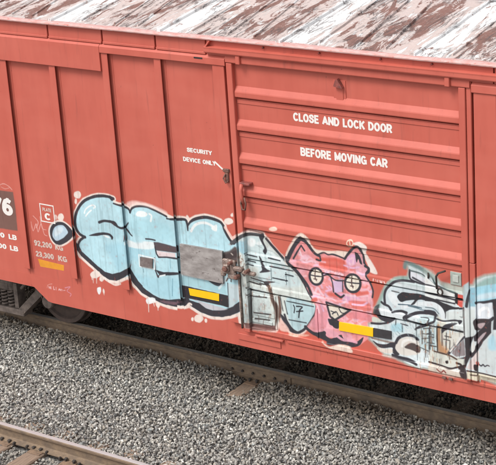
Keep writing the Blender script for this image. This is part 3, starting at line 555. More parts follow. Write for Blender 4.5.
# ---------------------------------------------------------------- materials
def mat_paint():
    m = N('red_car_paint'); co = m.carco()
    n1 = m.noise(co, 1.1, 5); n2 = m.noise(m.mapping(co, (5,5,1.1)), 1.0, 5, .6); n3 = m.noise(co, 38, 3)
    red = m.mix(n1, RED_A, RED_B); red = m.mix(m.ramp(n2, [(.38,0.0),(.72,.55)]), red, RED_C)
    fade = m.noise(m.mapping(co, (.5,.5,1.6), loc=(3,1,7)), 2.2, 4); red = m.mix(m.ramp(fade, [(.45,0),(.75,.35)]), red, RED_D)
    # soft dirt runs and small chips
    run = m.noise(m.mapping(co, (17,17,1.3), loc=(5,0,2)), 1.0, 4, .6); red = m.mix(m.ramp(run, [(.60,0),(.80,.38)]), red, (.16,.055,.045))
    chip = m.noise(m.mapping(co, (1,1,.6)), 26, 4, .7); chipf = m.ramp(chip, [(.715,0),(.74,.85)]); red = m.mix(chipf, red, (.10,.045,.035))
    sep = m.n('ShaderNodeSeparateXYZ'); m.l(co, sep.inputs[0])
    u = m.math('DIVIDE', m.math('ADD', sep.outputs[0], CL.x-GX0), GX1-GX0); v = m.math('DIVIDE', m.math('SUBTRACT', sep.outputs[2], GZ0), GZ1-GZ0)
    cb = m.n('ShaderNodeCombineXYZ'); m.l(u, cb.inputs[0]); m.l(v, cb.inputs[1])
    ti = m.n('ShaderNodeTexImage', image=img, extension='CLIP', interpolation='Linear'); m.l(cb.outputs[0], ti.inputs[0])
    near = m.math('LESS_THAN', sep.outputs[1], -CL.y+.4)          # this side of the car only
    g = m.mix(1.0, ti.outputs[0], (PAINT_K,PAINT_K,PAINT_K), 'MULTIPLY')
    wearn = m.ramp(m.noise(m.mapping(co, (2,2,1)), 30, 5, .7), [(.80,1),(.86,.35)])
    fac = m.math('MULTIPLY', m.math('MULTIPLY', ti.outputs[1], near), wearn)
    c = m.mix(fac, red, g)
    m.col(c); m.rough(m.ramp(n1, [(.3,.42),(.7,.6)])); m.b.inputs['Specular IOR Level'].default_value = .35
    b = m.bump(m.noise(m.mapping(co, (1,1,.5)), 1.7, 2), .55, .02); m.bump(m.math('ADD', m.math('MULTIPLY', n3, .4), chipf), .12, .004, b)
    return m.m
RED_A = (.480,.103,.073); RED_B = (.53,.126,.090); RED_C = (.41,.083,.059); RED_D = (.56,.154,.114); PAINT_K = .84
PAINT = mat_paint()
def mat_plain(name, c, rough=.6, var=.25, scale=20, c2=None, metal=0.0, spots=None, bump=.15, stretch=(1,1,1), spec=.4):
    m = N(name); co = m.n('ShaderNodeTexCoord').outputs['Object']; co = m.mapping(co, stretch)
    c2 = c2 or tuple(v*(1-var) for v in c)
    n = m.noise(co, scale, 5, .6); cc = m.mix(m.ramp(n, [(.35,0),(.68,1)]), c, c2)
    if spots:
        k = m.noise(co, spots[1], 4, .65); cc = m.mix(m.ramp(k, [(spots[2],0),(spots[2]+.07,.9)]), cc, spots[0])
    m.col(cc); m.rough(rough); m.b.inputs['Metallic'].default_value = metal; m.b.inputs['Specular IOR Level'].default_value = spec
    if bump: m.bump(n, bump, .006)
    return m.m
LETTER = mat_plain('cream_lettering', (.76,.72,.68), .6, .10, 30, spots=((.5,.14,.1),60,.74), bump=0)
CREAM = mat_plain('worn_lettering', (.62,.48,.42), .6, .2, 40, spots=((.5,.14,.1),50,.62), bump=0)
YELLOW = mat_plain('yellow_reflector', (.86,.50,.012), .35, .08, 9, spots=((.45,.25,.03),55,.74), bump=.03)
ORANGE = mat_plain('orange_reflector', (.72,.30,.035), .4, .15, 12, bump=.03)
BLACKP = mat_plain('black_tape', (.045,.042,.045), .6, .3, 20)
RUST = mat_plain('rusty_hardware', (.22,.10,.075), .75, .3, 30, c2=(.10,.055,.045), spots=((.36,.22,.18),45,.62))
DARKH = mat_plain('dark_red_hardware', (.30,.075,.06), .6, .35, 25, c2=(.12,.045,.04))
LOCKM = mat_plain('grimy_lock_steel', (.30,.22,.18), .65, .3, 26, c2=(.085,.055,.05), spots=((.5,.46,.42),38,.58))
GALV = mat_plain('weathered_grey_board', (.36,.33,.315), .6, .2, 7, c2=(.20,.175,.165), spots=((.09,.065,.06),9,.60), stretch=(1,1,2.2), bump=.5)
UNDER = mat_plain('sooty_underframe', (.035,.03,.028), .85, .3, 12)
TRUCKM = mat_plain('grimy_cast_steel', (.21,.165,.14), .8, .3, 14, c2=(.10,.08,.07), bump=.3)
WHEELM = mat_plain('brown_wheel_steel', (.115,.08,.066), .6, .3, 12, c2=(.07,.052,.046))
EAVE = mat_plain('chalky_eave_paint', (.52,.25,.22), .6, .2, 9, c2=(.58,.42,.40), spots=((.46,.12,.09),16,.60), stretch=(1,3,3))
def mat_roof():
    m = N('peeling_roof_paint'); co = m.carco(); sep = m.n('ShaderNodeSeparateXYZ'); m.l(co, sep.inputs[0])
    ph = m.math('FRACT', m.math('DIVIDE', m.math('ADD', sep.outputs[0], CL.x-ROOF_S+ROOF_P*8), ROOF_P))   # place within a roof sheet, 0 at its seam
    skew = (0,0,.13)
    n1 = m.noise(m.mapping(co, (3.6,1.0,1), rot=skew), 1.5, 7, .66, .8)             # big flakes
    n2 = m.noise(m.mapping(co, (11,2.2,1), rot=skew, loc=(2,5,0)), 1.1, 7, .70, .9)  # long streaks
    n3 = m.noise(m.mapping(co, (7,1.1,1), rot=skew, loc=(7,1,0)), 1.3, 6, .68, 1.0)
    nf = m.noise(co, 30, 5, .72); nl = m.noise(co, 1.7, 4)
    mid = m.mix(nl, (.56,.42,.39), (.50,.455,.43)); mid = m.mix(m.ramp(nf, [(.40,0),(.70,.6)]), mid, (.40,.30,.27))
    wz = m.ramp(ph, [(0,.10),(.02,.20),(.17,.17),(.25,.02),(.60,.0),(.90,.0),(1,.06)])
    wf = m.ramp(m.math('ADD', m.math('ADD', n2, wz), m.math('MULTIPLY', m.math('SUBTRACT', nf, .5), .22)), [(.555,0),(.62,1)])
    white = m.mix(nf, (.80,.79,.785), (.66,.65,.645)); c = m.mix(wf, mid, white)
    bz = m.ramp(ph, [(0,.0),(.20,.0),(.30,.07),(.50,.10),(.85,.10),(.96,.05),(1,.0)])
    bf = m.ramp(m.math('ADD', m.math('ADD', n1, bz), m.math('MULTIPLY', m.math('SUBTRACT', nf, .5), .16)), [(.605,0),(.635,1)])
    brown = m.mix(n2, (.15,.065,.05), (.25,.12,.095)); brown = m.mix(m.ramp(nf, [(.5,0),(.68,.7)]), brown, (.30,.22,.19)); c = m.mix(bf, c, brown)
    rid = m.math('ABSOLUTE', m.math('SUBTRACT', n3, .5)); ln = m.ramp(rid, [(.0,.9),(.012,.75),(.03,0)]); lz = m.ramp(nl, [(.44,0),(.56,1)]); ln = m.math('MULTIPLY', ln, lz)
    c = m.mix(ln, c, (.085,.062,.058)); dk = m.ramp(m.noise(m.mapping(co, (11,1.2,1), rot=skew, loc=(4,2,0)), 1.0, 6, .7, .8), [(.63,0),(.67,.8)]); c = m.mix(dk, c, (.13,.095,.088))
    m.col(c); m.rough(.65); b = m.bump(m.math('SUBTRACT', wf, m.math('ADD', bf, ln)), .5, .006); m.bump(m.math('ADD', n2, m.math('MULTIPLY', nf, .5)), .45, .015, b)
    return m.m
ROOF_S, ROOF_P = -.90, 1.645
ROOFM = mat_roof()
def mat_rail():
    m = N('rusty_rail'); co = m.n('ShaderNodeTexCoord').outputs['Object']; n = m.noise(m.mapping(co, (5,8,9)), 2.6, 7, .72); n2 = m.noise(co, 5, 4)
    c = m.mix(m.ramp(n, [(.35,0),(.7,1)]), (.235,.165,.105), (.12,.085,.062)); c = m.mix(m.ramp(n2, [(.5,0),(.75,.7)]), c, (.09,.07,.055))
    m.col(c); m.rough(.85); m.bump(n, .3, .006); return m.m
RAILM = mat_rail()
RAILTOP = mat_plain('worn_rail_head', (.52,.485,.48), .42, .2, 9, c2=(.38,.35,.345), metal=.15, stretch=(.3,12,1), bump=.05)
RAILTOP2 = mat_plain('dull_rail_head', (.34,.31,.285), .5, .25, 9, c2=(.20,.18,.16), metal=.2, stretch=(.4,12,1), bump=.05)
TIEM = mat_plain('weathered_tie_wood', (.30,.215,.155), .9, .35, 4, c2=(.17,.12,.09), stretch=(14,1.2,14), bump=.7, spots=((.07,.055,.045),6,.62))
PLATEM = mat_plain('rusty_tie_plate', (.26,.17,.11), .85, .35, 18, c2=(.15,.10,.07))
SPIKEM = mat_plain('dark_spike_steel', (.06,.048,.042), .8, .3, 30)

# ---------------------------------------------------------------- ground
def mat_ground():
    m = N('dark_gravel_bed'); co = m.n('ShaderNodeTexCoord').outputs['Object']
    vo = m.n('ShaderNodeTexVoronoi', i_Scale=24.0); m.l(co, vo.inputs['Vector'])
    bw = m.n('ShaderNodeRGBToBW'); m.l(vo.outputs['Color'], bw.inputs[0])
    c = m.mix(bw.outputs[0], (.07,.065,.06), (.24,.23,.215)); m.col(c); m.rough(.95); m.bump(m.math('SUBTRACT', 1.0, vo.outputs['Distance']), .9, .03); return m.m
g = MB().add([(-300,-300,-.245),(300,-300,-.245),(300,300,-.245),(-300,300,-.245)], [(0,1,2,3)]).build('ground', mat_ground()); tag(g, kind='structure')

# ---------------------------------------------------------------- boxcar body
XL, XR, YF = -6.23, 9.27, 3.3
posts = [-5.74,-4.94,-4.14,-3.34,-2.535,-1.69,-.90]                 # right-hand edges of the side posts, door post apart
posts_r = [3.33+.80*k for k in range(1,8)]
# side sheets between the posts
def sheet(a, b, z0, z1):
    return cpart(MB().box(a+.002, b-.002, .05, .075, z0, z1), 'side_panel', PAINT)
edges = [XL]+[p-.05 for p in posts]+[-.10]
for a, b in zip(edges[:-1], edges[1:]): sheet(a, b, .86, 4.30)
edges = [3.16]+[3.28]+[p-.05 for p in posts_r]+[XR]
for a, b in zip(edges[:-1], edges[1:]): sheet(a, b, .86, 4.30)
# pressed posts: face flange, web set back, welded foot flange
def post(xr, ztop, wd=.098):
    b = MB().box(xr-wd, xr, 0, .010, 1.125, ztop, .003); b.box(xr-wd+.002, xr-.074, .010, .047, 1.128, ztop)
    b.box(xr-wd-.02, xr+.036, .0465, .0505, 1.125, ztop); return cpart(b, 'side_post', PAINT)
for p in posts: post(p, 4.10)
for p in posts_r: post(p, 4.10)
# door posts
cpart(MB().box(-.165, -.004, -.004, .052, 1.0, 4.092, .004).box(-.19, -.165, .044, .0505, 1.0, 4.09), 'door_post', PAINT)
cpart(MB().box(3.075, 3.325, -.002, .010, 1.0, 4.092, .003).box(3.075, 3.27, .010, .05, 1.0, 4.09), 'door_post', PAINT)
cpart(MB().box(3.326, 3.37, .044, .0505, 1.0, 4.09), 'weld_strip', PAINT)
# upper plates: deep gusset plate over the outer bays, narrow chord elsewhere
def chord(x0, x1, z0, z1, yf, name):
    return cpart(MB().prism([(yf+.004,z0),(yf,z0+.006),(yf,z1-.030),(yf+.030,z1),(.05,z1),(.05,z0)], 'x', x0, x1), name, PAINT)
chord(XL, -1.792, 3.872, 4.20, -.020, 'gusset_plate'); chord(-1.788, .02, 4.095, 4.20, -.018, 'side_chord')
chord(3.06, 4.832, 4.095, 4.20, -.018, 'side_chord'); chord(4.836, XR, 3.872, 4.20, -.020, 'gusset_plate')
# fascia under the eave, one piece for each bay, joints open
fj = [XL]+[p-.055 for p in posts]+[-.235]
for a, b in zip(fj[:-1], fj[1:]):
    cpart(MB().box(a+.011, b-.011, .004, .048, 4.205, 4.372, .004).box(a+.011, b-.011, -.006, .004, 4.205, 4.232, .003), 'fascia_panel', PAINT)
fj = [3.30]+[p-.055 for p in posts_r]+[XR]
for a, b in zip(fj[:-1], fj[1:]):
    cpart(MB().box(a+.011, b-.011, .004, .048, 4.205, 4.372, .004).box(a+.011, b-.011, -.006, .004, 4.205, 4.232, .003), 'fascia_panel', PAINT)
# eave moulding
eb = MB(); pr = [(-.046,4.380),(-.050,4.392),(-.044,4.404),(-.02,4.412),(.06,4.412),(.06,4.374),(-.03,4.374)]
for k in range(32):                          # slightly dented along its length
    a = XL+(XR-XL)*k/32; b = XL+(XR-XL)*(k+1)/32
    if k == 0: prev = (0,0)
    cur = (random.uniform(-.004,.004), random.uniform(-.003,.003))
    va = [(a,y+prev[0],z+prev[1]) for y,z in pr]; vb = [(b,y+cur[0],z+cur[1]) for y,z in pr]; n = len(pr)
    eb.add(va+vb, [(i,i+n,(i+1)%n+n,(i+1)%n) for i in range(n)], False); prev = cur
cpart(eb, 'eave_moulding', EAVE)
# side sill: deep in the middle, cut up over the trucks
so = [(XL,.887),(-3.39,.887),(-3.13,.70),(-3.06,.690),(6.10,.690),(6.17,.70),(6.43,.887),(XR,.887),(XR,1.03),(XL,1.03)]
cpart(MB().prism(so, 'y', .0490, .056).prism([(.052,.69),(.14,.69),(.14,.702),(.052,.702)], 'x', -3.0, 6.1), 'side_sill', PAINT)
cpart(MB().box(-.10, .50, .036, .047, .775, .855, .004), 'sill_patch_plate', PAINT)
cpart(MB().box(XL, XR, .07, YF-.07, 1.0, 1.08), 'floor', UNDER)
cpart(MB().box(XL+.1, XR-.1, 1.34, 1.96, .60, 1.0), 'centre_sill', UNDER)
for x in (-2.6,-.7,1.5,3.7,5.6):
    cpart(MB().prism([(.10,.80),(1.34,.68),(1.34,1.0),(.10,1.0)], 'x', x-.06, x+.06).prism([(1.96,.68),(3.2,.80),(3.2,1.0),(1.96,1.0)], 'x', x-.06, x+.06), 'cross_bearer', UNDER)
cpart(MB().box(XL, XR, YF-.075, YF-.04, .88, 4.39).box(XL+.2, XR-.2, YF-.04, YF-.03, .7, 1.1), 'far_side', PAINT)
for a, b in ((XL, XL+.04), (XR-.04, XR)):
    cpart(MB().box(a, b, .076, YF-.076, 1.09, 4.35), 'end_wall', PAINT)

# ---------------------------------------------------------------- roof
def roof_z(y): return 4.405 + .125*(min(y, YF-y)+.02)
roof = cpart(MB().box(XL+.02, XR-.02, .08, YF-.08, 4.30, 4.37), 'roof', ROOFM)
seams = [ROOF_S+ROOF_P*k for k in range(-3,7)]
ends = [XL]+[s for s in seams if XL+.3 < s < XR-.3]+[XR]
for a, b in zip(ends[:-1], ends[1:]):
    nx, ny = 14, 22; mb = MB(); ph = random.uniform(0,9); v = []
    for j in range(ny+1):
        y = -.02+(YF+.04)*j/ny
        for i in range(nx+1):
            t = i/nx; x = a+.002+(b-a-.004)*t
            bow = .010*math.sin(math.pi*t)*math.sin(math.pi*2*j/ny+ph)*math.sin(math.pi*j/ny) + .004*math.sin(9*t+5*j/ny+ph)*math.sin(math.pi*j/ny)
            v.append((x, y, roof_z(y)+bow))
    f = [(j*(nx+1)+i, j*(nx+1)+i+1, (j+1)*(nx+1)+i+1, (j+1)*(nx+1)+i) for j in range(ny) for i in range(nx)]
    csub(mb.add(v, f, True), 'roof_panel', ROOFM, roof)
def roof_strip(x0, y0, x1, y1, w, h, name, mat):
    """raised strip following the roof slope from (x0,y0) to (x1,y1)"""
    mb = MB(); n = 8; v = []; f = []
    for k in range(n+1):
        t = k/n; x = x0+(x1-x0)*t; y = y0+(y1-y0)*t; z = roof_z(y); j = random.uniform(-.006,.006)
        for dx, dz in ((-w/2,-.02),(-w/2+.008,h*.75),(-w*.22,h),(w*.22,h),(w/2-.008,h*.75),(w/2,-.02)): v.append((x+dx+j, y, z+dz))
    for k in range(n): f += [(k*6+i, k*6+i+1, (k+1)*6+i+1, (k+1)*6+i) for i in range(5)]
    f += [(0,1,2,3,4,5)[::-1], tuple(n*6+i for i in range(6))]
    return csub(mb.add(v, [q[::-1] for q in f]), name, mat, roof)
for s in ends[1:-1]:
    roof_strip(s, .0, s, 1.64, .075, .034, 'roof_seam', ROOFM); roof_strip(s, 3.28, s, 1.66, .07, .026, 'roof_seam', ROOFM)
for a, b in zip(ends[:-1], ends[1:]):         # pressed diagonal ribs of the roof sheets
    for t0, t1 in ((.26,.22),(.56,.44),(.78,.62)):
        x0, x1 = a+(b-a)*t0+random.uniform(-.03,.03), a+(b-a)*t1
        roof_strip(x0, .10, x1, 1.52, .034, .020, 'roof_rib', ROOFM); roof_strip(x0, 3.2, x1, 1.8, .030, .011, 'roof_rib', ROOFM)

# ---------------------------------------------------------------- sliding door
DX0, DX1, DZ0, DZ1 = .028, 2.985, .915, 4.225
door = cpart(MB().box(DX0, DX1, .090, .110, DZ0, DZ1), 'door', PAINT)
csub(MB().box(DX0, .108, -.010, .061, DZ0, 4.132, .006), 'stile', PAINT, door)
csub(MB().box(2.908, DX1, -.010, .061, DZ0, 4.132, .006), 'stile', PAINT, door)
csub(MB().box(2.992, 3.048, .0, .05, 2.262, 4.20, .006), 'edge_channel', PAINT, door)
csub(MB().box(2.986, 3.056, .006, .05, DZ0, 2.258, .006), 'edge_channel', PAINT, door)
csub(MB().prism([(-.012,4.138),(-.016,4.146),(-.016,4.200),(.0,4.222),(.061,4.222),(.061,4.134)], 'x', DX0, 3.04), 'top_rail', PAINT, door)
csub(MB().box(.109, 2.907, .022, .061, DZ0, .980, .006), 'bottom_rail', PAINT, door)
RIBZ = [3.745, 3.363, 2.978, 2.592, 2.210, 1.83, 1.45]
zt = 4.225
for z in RIBZ+[DZ0+.02]:
    csub(MB().box(.03, 2.98, .045, .0895, z+(.02 if z > 1 else 0), zt), 'door_sheet', PAINT, door); zt = z-.020
for z in RIBZ:
    if z > 2.0:
        csub(MB().prism([(.0885,z),(.014,z),(.010,z+.005),(.008,z+.012),(.008,z+.058),(.012,z+.070),(.0445,z+.126),(.0445,z+.02),(.0885,z+.0195)], 'x', .109, 2.907), 'rib', PAINT, door)
        csub(MB().prism([(.046,z-.078),(.037,z-.072),(.037,z-.040),(.046,z-.032)], 'x', .115, 2.90), 'seam_lip', PAINT, door)
    else:
        csub(MB().prism([(.0885,z),(.038,z),(.036,z+.004),(.036,z+.056),(.039,z+.066),(.0445,z+.080),(.0445,z+.02),(.0885,z+.0195)], 'x', .109, 2.907), 'rib', PAINT, door)
# vertical sheet joints of the door in the lower half
for x, z0, z1 in ((1.02,1.01,1.45),(2.3,1.01,1.45),(.62,1.60,1.83)):
    csub(MB().box(x, x+.012, .035, .061, z0, z1-.08), 'sheet_joint', PAINT, door)
# track and hood over the door
cpart(MB().prism([(.0,4.236),(-.052,4.238),(-.058,4.250),(-.058,4.284),(-.061,4.300),(.0,4.312)], 'x', -.225, 9.0*0+3.95), 'door_track', PAINT)
cpart(MB().prism([(.048,4.206),(-.006,4.206),(-.006,4.236),(.0,4.300),(.0,4.372),(.048,4.372)], 'x', -.222, 3.296), 'track_backing', PAINT)
cpart(MB().prism([(-.225,4.300),(-.16,4.374),(-.14,4.374),(-.20,4.300)], 'y', -.05, .0), 'track_end_gusset', PAINT)
for x in (.55,1.27,2.02,2.62): cpart(MB().tube([(x,.0,4.345),(x,-.022,4.345)], .011, 6), 'bolt', DARKH)
for x in (.215,2.80): csub(MB().box(x-.028, x+.028, -.044, .0, 4.135, 4.236, .006), 'hanger', PAINT, door)
cpart(MB().box(-.40, -.28, -.022, -.016, 4.150, 4.168, .002), 'lift_slot', UNDER)
# upper keeper at the middle of the door
csub(MB().box(1.43, 1.52, .030, .061, 3.80, 3.985, .004), 'keeper_plate', PAINT, door)
csub(MB().box(1.395, 1.55, .037, .0615, 3.86, 4.06, .003), 'keeper_backing', PAINT, door)
csub(MB().prism([(1.425,4.0),(1.455,4.075),(1.475,4.085),(1.535,3.99),(1.52,3.985)], 'y', -.012, .03), 'keeper_hook', DARKH, door)
# locking handle on the left stile: bracket and hanging hasp
h = csub(MB().box(.112, .255, -.03, .061, 2.735, 2.765, .006), 'handle_bracket', DARKH, door)
csub(MB().tube([(.15,-.03,2.75),(.145,-.045,2.68),(.15,-.045,2.60),(.17,-.04,2.53)], .022, 8), 'hasp', PAINT, door)
csub(MB().tube([(.155,-.045,2.60),(.135,-.05,2.53),(.15,-.05,2.455),(.19,-.05,2.455),(.205,-.05,2.53),(.185,-.045,2.60)], .011, 6), 'hasp_loop', RUST, door)
# seal bracket on the door post
cpart(MB().box(-.105, -.02, -.03, .0, 2.86, 2.90, .006).box(-.085, -.035, -.025, .0, 2.74, 2.86, .008), 'seal_bracket', RUST)
cpart(MB().tube([(-.07,-.03,2.84),(-.09,-.045,2.79),(-.06,-.045,2.74),(-.03,-.04,2.76)], .010, 6), 'seal_pin', RUST)
cpart(MB().bar((-.225,2.965), (-.115,2.885), .016, -.014, -.006), 'arrow_mark', LETTER)
# lock casting over the gap near the bottom
lk = cpart(MB().box(-.20, -.02, -.05, -.004, 1.62, 1.80, .012), 'lock_casting', LOCKM)
for x0, x1, z0, z1, yy in ((-.17,-.09,1.66,1.75,-.085), (-.24,-.17,1.58,1.66,-.045), (-.04,.09,1.685,1.735,-.075), (.07,.26,1.655,1.70,-.055), (-.12,.02,1.575,1.63,-.07)):
    csub(MB().box(x0, x1, yy, -.004, z0, z1, .012), 'lock_lug', LOCKM, lk)
for x, z, r in ((-.13,1.70,.035),(-.06,1.78,.022),(.02,1.62,.025),(.17,1.715,.022)): csub(MB().lathe_y([(0,-.11),(r*.7,-.11),(r,-.10),(r,-.03)], x, z, 12), 'lock_pin', RUST, lk)
cpart(MB().tube([(.012,-.02,1.62),(.012,-.022,1.3),(.012,-.02,.96)], .013, 8), 'lock_rod', LOCKM)
# reinforcing plates around the lock on the door
pl = csub(MB().box(.115, .43, .033, .061, 1.62, 1.765, .004), 'lock_plate', PAINT, door)
csub(MB().box(.15, .44, .036, .061, 1.135, 1.40, .004), 'corner_plate', PAINT, door)
csub(MB().box(.12, .40, .034, .061, 1.04, 1.085, .004), 'corner_bar', PAINT, door)
csub(MB().box(.445, .470, .032, .061, 1.01, 1.42, .004), 'corner_post', PAINT, door)
# bottom keepers and door stop
cpart(MB().box(.16, .55, .012, .048, .868, .892, .004), 'door_guide', PAINT)
cpart(MB().prism([(.0485,.858),(.036,.862),(.034,.872),(.034,.892),(.0485,.900)], 'x', .60, 4.6), 'bottom_track', PAINT)
for x in (2.62,2.70): cpart(MB().box(x, x+.05, .020, .036, .855, .885, .004), 'guide_clip', RUST)
# hanging lever and small plate near the right stile
csub(MB().tube([(2.72,-.02,2.135),(2.64,-.035,2.10),(2.615,-.035,2.06),(2.62,-.035,1.92)], .012, 6), 'lever', SPIKEM, door)
csub(MB().tube([(2.65+.03*math.cos(t),-.02,1.885+.036*math.sin(t)) for t in np.linspace(0,2*math.pi,13)], .010, 6, cap=False), 'lever_ring', SPIKEM, door)
pz = csub(MB().box(2.745, 2.875, .034, .061, 1.97, 2.115, .003), 'card_holder', mat_plain('pale_card_plate', (.36,.40,.36), .6, .25, 20), door)
csub(MB().box(2.775, 2.845, .026, .034, 2.005, 2.085, .003), 'card', mat_plain('pale_card', (.46,.49,.45), .6, .2, 25), door)
csub(MB().box(2.84, 2.905, .03, .058, 1.62, 1.80, .006), 'stop_block', PAINT, door)
# small nick marks
csub(MB().tube([(2.475,.046,2.05),(2.485,.028,2.02),(2.475,.046,1.99)], .010, 6), 'eye_bolt', SPIKEM, door)

# placard boards and reflectors on the body
def quad_box(pts, y0, y1, name, mat):
    return cpart(MB().prism([on_side(*p, y=y0) for p in pts][::-1], 'y', y0, y1), name, mat)
quad_box([(179.5,244),(222,251.5),(223,284),(181,274)], .022, .05, 'placard_board', GALV)
quad_box([(140,257),(152.3,259),(152,268.5),(140,266)], .034, .05, 'route_board', mat_plain('dark_route_board', (.20,.165,.155), .6, .3, 18, c2=(.12,.09,.085)))
quad_box([(188.5,288.2),(219,294),(219,301.2),(190,295.4)], .044, .0475, 'reflector', YELLOW)
quad_box([(38.5,258.5),(64.5,265),(64.5,270.5),(41,266.2)], .061, .0495, 'reflector', ORANGE)
rf = [on_side(*p, y=.03) for p in ((339,322.2),(373,328.2),(373,336.8),(339,330.4))]
csub(MB().prism(rf[::-1], 'y', .0300, .0608), 'reflector', YELLOW, door)
rf = [on_side(*p, y=.03) for p in ((373.3,328.3),(391,331.5),(391,339.5),(373.3,336.9))]
csub(MB().prism(rf[::-1], 'y', .0310, .0608), 'reflector_backing', BLACKP, door)

# lettering: bold block capitals cut from stroke outlines
def arc(cx, cy, rx, ry, a0, a1, n=12):
    return [(cx+rx*math.cos(math.radians(a0+(a1-a0)*k/n)), cy+ry*math.sin(math.radians(a0+(a1-a0)*k/n))) for k in range(n+1)]
GL = {
 'A': (.70, [[(.08,.1),(.35,.9),(.62,.1)], [(.18,.33),(.52,.33)]]), 'B': (.64, [[(.1,.1),(.1,.9),(.32,.9)]+arc(.34,.71,.18,.19,90,-90,8)+[(.1,.52)], [(.34,.52)]+arc(.35,.31,.2,.21,90,-90,8)+[(.1,.1)]]),
 'C': (.66, [arc(.35,.5,.25,.4,45,315,14)]), 'D': (.66, [[(.1,.1),(.1,.9),(.28,.9)]+arc(.28,.5,.28,.4,90,-90,12)+[(.1,.1)]]),
 'E': (.56, [[(.48,.9),(.1,.9),(.1,.1),(.49,.1)], [(.1,.51),(.45,.51)]]), 'F': (.54, [[(.47,.9),(.1,.9),(.1,.06)], [(.1,.49),(.43,.49)]]),
 'G': (.70, [arc(.35,.5,.25,.4,50,300,14)+[(.6,.16),(.6,.46),(.40,.46)]]), 'I': (.24, [[(.12,.06),(.12,.94)]]),
 'K': (.64, [[(.1,.06),(.1,.94)], [(.56,.92),(.12,.42)], [(.26,.56),(.57,.08)]]), 'L': (.52, [[(.1,.94),(.1,.1),(.48,.1)]]),
 'M': (.78, [[(.1,.06),(.1,.9),(.39,.22),(.68,.9),(.68,.06)]]), 'N': (.66, [[(.1,.06),(.1,.88),(.56,.12),(.56,.94)]]),
 'O': (.70, [arc(.35,.5,.25,.4,0,360,20)]), 'P': (.60, [[(.1,.06),(.1,.9),(.30,.9)]+arc(.32,.67,.19,.23,90,-90,8)+[(.1,.44)]]),
 'R': (.66, [[(.1,.06),(.1,.9),(.34,.9)]+arc(.34,.68,.2,.22,90,-90,8)+[(.1,.46)], [(.32,.44),(.55,.07)]]),
 'S': (.62, [[tuple(p) for p in catmull([(.52,.71),(.45,.87),(.30,.9),(.13,.82),(.12,.67),(.24,.56),(.42,.46),(.52,.33),(.47,.16),(.31,.1),(.15,.15),(.09,.30)], False, 5)]]),
 'T': (.58, [[(.05,.9),(.53,.9)], [(.29,.9),(.29,.06)]]), 'U': (.66, [[(.1,.94),(.1,.35)]+arc(.33,.34,.23,.24,180,360,10)+[(.56,.94)]]),
 'V': (.66, [[(.08,.94),(.33,.12),(.58,.94)]]), 'Y': (.66, [[(.07,.94),(.33,.46),(.59,.94)], [(.33,.46),(.33,.06)]]),
 '0': (.60, [arc(.30,.5,.20,.4,0,360,18)]), '2': (.58, [arc(.29,.68,.19,.22,165,-20,10)+[(.1,.1),(.5,.1)]]), '3': (.58, [arc(.27,.70,.19,.2,150,-70,9)+[(.28,.51)]+arc(.27,.30,.21,.2,70,-155,10)]),
 '6': (.60, [[(.47,.84),(.36,.9),(.22,.84),(.12,.62),(.10,.40)]+arc(.30,.33,.20,.23,180,-180,18)]), '7': (.56, [[(.06,.9),(.50,.9),(.34,.52),(.24,.06)]]), '9': (.60, [[(.13,.14),(.26,.1),(.40,.18),(.5,.42),(.5,.62)]+arc(.30,.67,.20,.23,0,360,18)]), ',': (.26, [[(.13,.12),(.13,.04),(.08,-.08)]]), ' ': (.34, [])}
